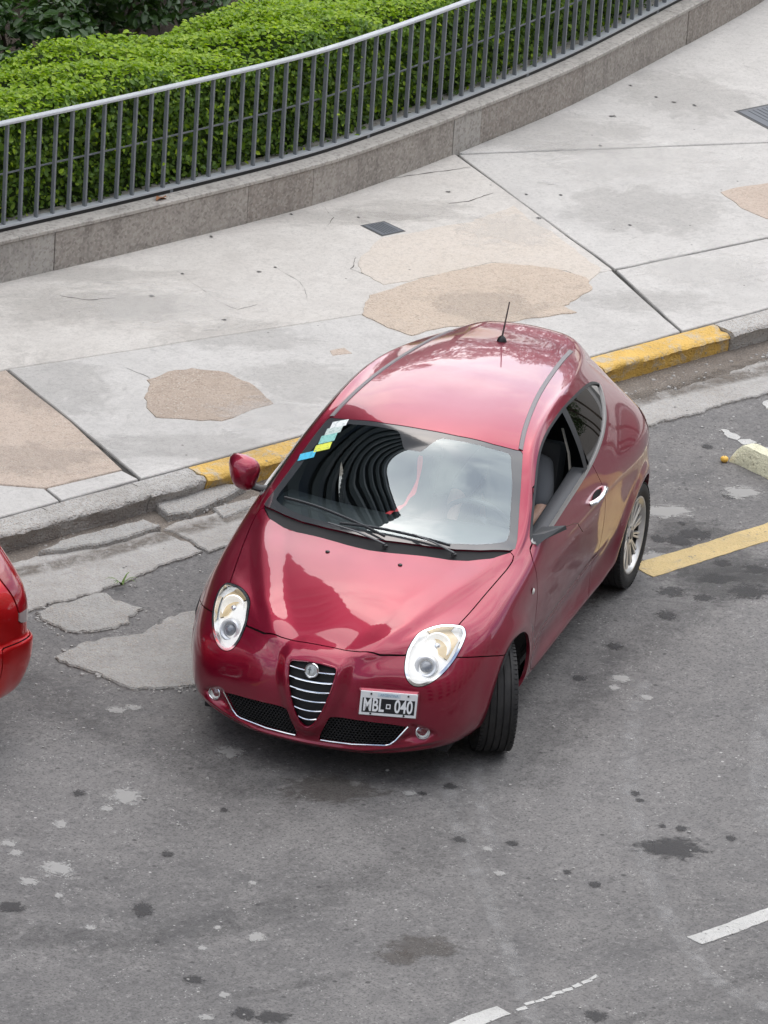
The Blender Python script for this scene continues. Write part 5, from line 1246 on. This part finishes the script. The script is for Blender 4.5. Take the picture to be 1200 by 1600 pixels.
sh_l = ['dark broad-leaved shrub behind the left stretch of hedge, with bare stems showing', 'dense dark green shrub growing close behind the hedge', 'low dark shrub in shade behind the hedge']
for i, (x, y, h, r) in enumerate([(3.3, 8.15, 1.15, .85), (4.6, 8.6, 1.2, .95), (5.9, 9.0, 1.1, .95), (4.1, 9.9, 1.3, 1.1), (5.6, 10.4, 1.25, 1.1), (7.2, 9.7, 1.05, .9), (2.2, 8.3, 1.15, .9), (7.0, 11.0, 1.3, 1.1), (8.4, 10.2, 1.0, .8), (8.6, 11.9, 1.3, 1.1), (6.6, 12.4, 1.4, 1.2), (10.3, 12.3, 1.3, 1.1), (5.0, 11.8, 1.4, 1.2)]):
    shrub(x, y, h, r, sh_l[0] if i == 0 else 'dense dark green broad-leaved shrub in shade behind the hedge', 100 + i)
def tree(x, y, h, r, label, seed, n=5200, size=.20):
    t_ = empty('tree', (x, y, .3), label=label, cat='tree', group='trees behind the hedge')
    rg3 = np.random.default_rng(seed); th = h * .45
    tr = MB().tube([(0, 0, -.1), (.05, .03, th * .5), (-.05, .08, th), (.05, .0, h * .75)], [.22, .17, .13, .05], 10).build('trunk', WOOD, t_, smooth=True)
    for k in range(7):
        a = k * .9 + rg3.uniform(-.3, .3); z0 = th * rg3.uniform(.75, 1.1); MB().tube([(0, 0, z0), (r * .35 * math.cos(a), r * .35 * math.sin(a), z0 + h * .15), (r * .75 * math.cos(a), r * .75 * math.sin(a), z0 + h * .24)], [.09, .06, .02], 6).build('limb', WOOD, tr)
    C, Nn = blob_leaves(n, (0, 0, h * .68), (r, r, h * .34), seed); leaf_mesh('crown', C, Nn, size, TREEL, t_, aspect=.5, seed=seed)
for i, (x, y, h, r) in enumerate([(12.5, 17.0, 7.5, 3.0), (18.0, 18.5, 7.0, 3.2), (23.5, 18.0, 8.0, 3.4), (30, 19, 8.5, 3.6), (8.6, 14.5, 6.0, 2.4), (37, 17, 9, 4)]): tree(x, y, h, r, 'leafy street tree standing behind the hedge and mirrored in the car roof', 200 + i)
# ------------------------------------------------------------------ tower beyond the garden (mirrored in the windscreen)
tower = empty('apartment_tower', (0, 20.5, 0), label='tall dark apartment tower with pale balcony edges, mirrored in the windscreen', cat='building')
TW0, TW1, TH = -32.0, 11.0, 58.0
MB().box(((TW0 + TW1) / 2, 7.0, TH / 2), (TW1 - TW0, 14, TH)).build('wall', mat('tower_wall', (.05, .05, .048), .8), tower)
fl_me = gl_me = None
for k in range(16):
    z = 4.1 * (k + 1)
    if z > TH - 1: break
    if fl_me is None:
        o = MB().box((0, 0, 0), (TW1 - TW0 - .1, .5, 1.7)).build('balcony', mat('balcony_slab', (.052, .060, .058), .8), tower); fl_me = o.data
        o2 = MB().box((0, 0, 0), (TW1 - TW0 - 1.0, .12, 2.3)).build('window_band', mat('tower_glass', (.015, .018, .02), .1), tower); gl_me = o2.data
    else:
        o = bpy.data.objects.new('balcony', fl_me); o2 = bpy.data.objects.new('window_band', gl_me)
        for q in (o, o2): COL.objects.link(q); q.parent = tower
    o.location = ((TW0 + TW1) / 2, -.24, z); o2.location = ((TW0 + TW1) / 2, -.02, z + 2.0)
# block across the street, where the photograph was taken from
opp = empty('apartment_block', (0, -23, 0), label='plain apartment block across the street behind the camera', cat='building')
MB().box((0, -6, 9), (90, 12, 18)).build('wall', mat('block_wall', (.30, .27, .24), .85), opp)
wm = None
for k in range(5):
    for i in range(18):
        if wm is None: o = MB().box((0, 0, 0), (2.2, .1, 1.7)).build('window', mat('tower_glass', (.02, .02, .02)), opp); wm = o.data
        else: o = bpy.data.objects.new('window', wm); COL.objects.link(o); o.parent = opp
        o.location = (-42 + i * 4.9, .02, 3 + k * 3.2)
# ------------------------------------------------------------------ small things
def stop_block():
    a = G(1139.5, 721); b = G(1198, 747.5); t = (b - a) / np.linalg.norm(b - a); L_ = 1.5; n = np.array([-t[1], t[0], 0]); n = n if n[0] > 0 else -n
    root = empty('parking_divider', tuple(a), label='pale yellow chipped concrete divider block lying on the road by the kerb', cat='block')
    pr = [(0, 0), (.012, .05), (.055, .115), (.135, .118), (.175, .05), (.185, 0)]; V = []; F = []; n_ = 34; k = len(pr)
    for i in range(n_ + 1):
        s_ = L_ * i / n_; e = 1.0 if i > 1 else (.55, .92)[i]
        for d, z in pr:
            q = mnoise.noise_vector(Vector((s_ * 9, d * 25, z * 25))) * .008
            V.append(tuple(t * (s_ + (.0 if i else -.0)) + n * (d + q.x) + np.array([q.y, 0, z * e + q.z * (z > 0)])))
    for i in range(n_):
        for j in range(k - 1): F.append((i * k + j, i * k + j + 1, i * k + k + j + 1, i * k + k + j))
    F += [tuple(range(k - 1, -1, -1)), tuple(range(n_ * k, n_ * k + k))]
    MB().add(V, F).build('body', worn_paint('pale_yellow_block_paint', (.86, .83, .60), (.62, .58, .40), .60, .10, 9), root, smooth=True, angle=35)
    for s_ in (.30, 1.2):
        p = t * s_ + n * .095; MB().lathe([(.022, .119), (.020, .128), (.0005, .130)], 12, Matrix.Translation(p)).build('anchor_bolt', mat('rusty_bolt', (.16, .08, .05), .7, metal=.4), root)
stop_block()
for i, (x, y, h, r) in enumerate([(17.5, 4.6, 9.0, 3.2), (25, 4.4, 9.5, 3.6), (33, 4.6, 9, 3.6)]): tree(x, y, h, r, 'leafy street tree on the pavement down the street, mirrored in the car flank', 300 + i)
end = empty('unseen_building', (75, 0, 0), label='unseen building added at the street end to darken reflections in the car', cat='building'); MB().box((6, 0, 7), (12, 80, 14)).build('wall', mat('block_wall'), end)  # out of view, added to darken what the flank and windows mirror
c = G(1131.5, 722); fr_ = MB(); fr_.lathe([(.0005, -.021), (.012, -.019), (.022, -.011), (.025, 0), (.022, .010), (.012, .017), (.004, .018), (.0005, .016)], 20, Matrix.Translation((c[0], c[1], .0205)))
fo = empty('fruit', (0, 0, 0), label='small round orange-yellow fruit lying against the end of the yellow divider block', cat='fruit'); fr_.build('peel', NT('orange_peel', color=(.88, .52, .09), rough=.45).m, fo, smooth=True)
MB().lathe([(.004, .015), (.003, .020), (.0005, .021)], 8, Matrix.Translation((c[0], c[1], .0205))).build('stalk', WOOD, fo)
# dry leaf on the coping, weed in the gutter joint
p, t = along(3.87, .05, .438); V = []; F = []
for i in range(7):
    s_ = (i / 6 - .5) * .12; w_ = .026 * math.sin(PI * (i + .3) / 6.6) + .002
    for e in (-1, 0, 1): V.append((s_, e * w_, .012 * abs(e) + .012 * math.sin(i)))
for i in range(6):
    for j in range(2): F.append((i * 3 + j, i * 3 + j + 1, i * 3 + 4 + j, i * 3 + 3 + j))
lf = mesh('dry_leaf', V, F, mat('dead_leaf', (.30, .13, .055), .8), None, smooth=True); lf.location = p; lf.rotation_euler = (0, 0, .3); tag(lf, 'curled brown dead leaf lying on the wall coping below the railing', 'leaf')
wd = empty('weed', tuple(G(190, 914, .02)), label='small green weed sprouting at the edge of the gutter', cat='weed'); rg4 = np.random.default_rng(5)
for k in range(11):
    a = rg4.uniform(0, 6.28); l = rg4.uniform(.05, .10); V = []; F = []
    for i in range(5):
        s_ = i / 4; r_ = l * s_; z = l * .55 * math.sin(s_ * 2.2); w_ = .007 * (1 - s_) + .001
        for e in (-1, 1): V.append((r_ * math.cos(a) - e * w_ * math.sin(a), r_ * math.sin(a) + e * w_ * math.cos(a), z))
    for i in range(4): F.append((2 * i, 2 * i + 1, 2 * i + 3, 2 * i + 2))
    mesh('blade', V, F, mat('weed_green', (.12, .20, .035), .6), wd)
# litter specks on the pavement
for i, (px, py) in enumerate([(237, 463), (285, 428), (430, 418), (405, 425), (960, 182), (1025, 152), (1053, 160), (985, 134), (1085, 165), (955, 182), (822, 304), (876, 305), (842, 341), (984, 352), (938, 228), (700, 300), (330, 370), (455, 335), (350, 500), (560, 340), (1035, 560)]):
    c = G(px, py, SW); st_ = stain(px, py, 5 + 3 * (i % 3 == 0), 2.5 + (i % 4 == 0), OIL, name='pavement_spot', parent=pav); q = G(px, py, SW); st_.location = (q[0], q[1], SW + .002)
# ------------------------------------------------------------------ the second car: tail of a bright red hatchback parked ahead
def sculpt_plain(V, N):
    V = V.copy(); x, y, z = V[:, 0].copy(), V[:, 1].copy(), V[:, 2].copy(); ay = np.abs(y); sg = np.sign(y)
    for cx in (0, -2.511):
        r = np.hypot(x - cx, z - .32); V[:, 1] += sg * .012 * np.exp(-((r - .37) / .05) ** 2) * smooth01(z, .2, .42) * (ay > .5)
    # bumper step round the tail
    V[:, 0] -= np.where(x < -2.5, .03 * (1 - smooth01(z, .58, .62)) * smooth01(z, .20, .3), 0); V[:, 1] += np.where(x < -2.6, sg * .014 * (1 - smooth01(z, .58, .62)), 0)
    return V
S2 = [[list(p) for p in st] for st in HATCH_SIDE]; T2 = [[list(p) for p in st] for st in HATCH_TOP]
for s_ in (8, 9, 10):
    f = (0, .6, 1.0)[s_ - 8]
    for r in range(9):
        S2[s_][r][1] += (.02, .045, .075)[s_ - 8] * (1 if r < 6 else .6); S2[s_][r][0] -= .10 * f
        if r >= 6: S2[s_][r][2] += .03 * f
    for c in range(5): T2[s_][c][0] -= .10 * f; T2[s_][c][2] += .03 * f
    T2[s_][0] = S2[s_][8]
S2 = [[tuple(p) for p in st] for st in S2]; T2 = [[tuple(p) for p in st] for st in T2]
TAIL2 = [(-3.12, .22), (-3.20, .28), (-3.24, .40), (-3.245, .53), (-3.235, .69), (-3.20, .87), (-3.16, .99), (-3.12, 1.10)]
F2 = [S2[0]] + HATCH_FRONT[1:]
sh2 = base_shell(S2, F2, T2, TAIL2, sculpt_plain)
car2 = empty('parked_car', (0, 0, 0), 0, label='bright red hatchback parked along the kerb ahead of the maroon car', cat='car')
car2.rotation_euler = (0, 0, math.radians(181)); car2.location = (-4.73, 1.62, 0)
B2 = sh2; lin2 = sh2
for cx_, cz, r in ((0, .322, .345), (-2.511, .325, .352)):
    _, B2 = B2.split(f_arch(B2, cx_, cz, r)); _, lin2 = lin2.split(f_arch(lin2, cx_, cz, r + .012))
ws2, B2 = B2.split(f_top(B2, WSH, .8)); _, lin2 = lin2.split(f_top(lin2, WSH, .8))
rw2, B2 = B2.split(f_rear(B2, np.array([(-.44, 1.22), (-.52, 1.03), (-.48, .98), (.48, .98), (.52, 1.03), (.44, 1.22)]))); 
SW2 = spline([(-2.55, 1.12), (-2.45, 1.22), (-2.2, 1.29), (-1.7, 1.345), (-1.3, 1.345), (-1.006, 1.29), (-.80, 1.19), (-.53, 1.01), (-.56, .985), (-1.2, 1.0), (-1.9, 1.03), (-2.45, 1.06)], 5)
TL2 = spline([(-3.02, 1.04), (-2.93, 1.06), (-2.90, .98), (-2.955, .86), (-2.99, .76), (-3.02, .70), (-3.30, .69), (-3.30, 1.04)], 4)
for s in (1, -1):
    a, B2 = B2.split(f_side(B2, SW2, s)); _, lin2 = lin2.split(f_side(lin2, SW2, s))
    a.build('side_window', DGLASS, car2, off=-.004)
    tf = lambda S: np.maximum(f_side(S, TL2, s, .52), -1)
    t2, B2 = gap(B2, tf, .002)
    low, upl = t2.split(t2.V[:, 2] - .765)
    tl = upl.build('tail_lamp', REDLENS, car2, off=.006, lip=.012); low.build('reversing_lens', mat('smoky_clear', (.42, .36, .35), .12, coat=1), tl, off=.006, lip=.012)
    MB().tube([sidep(-1.38, .9, s, 0), sidep(-1.5, .9, s, .03), sidep(-1.62, .9, s, 0)], .014, 8).build('door_handle', PAINT2, car2)
dr2 = {}
for s in (1, -1):
    dr2[s], B2 = gap(B2, lambda S: f_side(S, DOOR, s)); dr2[s].build('door', PAINT2, car2, lip=.02)
hd2, B2 = gap(B2, lambda S: f_top(S, HOOD, .68)); hd2.build('bonnet', PAINT2, car2, lip=.015)
bz = lambda S: np.maximum(S.V[:, 2] - .60, S.V[:, 0] + 2.86)
bb2, B2 = gap(B2, bz, .003); bb2.build('rear_bumper', PAINT2, car2, lip=.015)
B2.build('body_shell', PAINT2, car2, lip=.02); lin2.build('inner_lining', DARK, car2, off=-.026)
ws2.build('windscreen', GLASS, car2, off=-.003); rw2.build('rear_window', DGLASS, car2, off=-.003)
MB().box((-1.15, 0, .2), (3.4, 1.36, .04)).build('underbody', DARK, car2)
for s in (1, -1):
    for cx_, r in ((0, .352), (-2.511, .36)):
        V = []; F = []; A = np.linspace(0, PI, 24)
        for a in A:
            for yy in (.80 + .05 * float(smooth01(math.sin(a), .35, .75) * smooth01(math.cos(a), -.8, -.2)), .50): V.append((cx_ + r * math.cos(a), s * yy, .322 + r * math.sin(a)))
        for i in range(23): F.append((2 * i, 2 * i + 1, 2 * i + 3, 2 * i + 2))
        F.append(tuple(2 * i + 1 for i in range(24))); mesh('wheel_housing', V, F, DARK, car2)
    build_wheel(car2, 0, s * .745, 0, spokes=10); build_wheel(car2, -2.511, s * .748, 0, spokes=10)
MB().box((-3.245, 0, .74), (.012, .40, .12), bev=.003).build('number_plate', mat('plate_white'), car2)
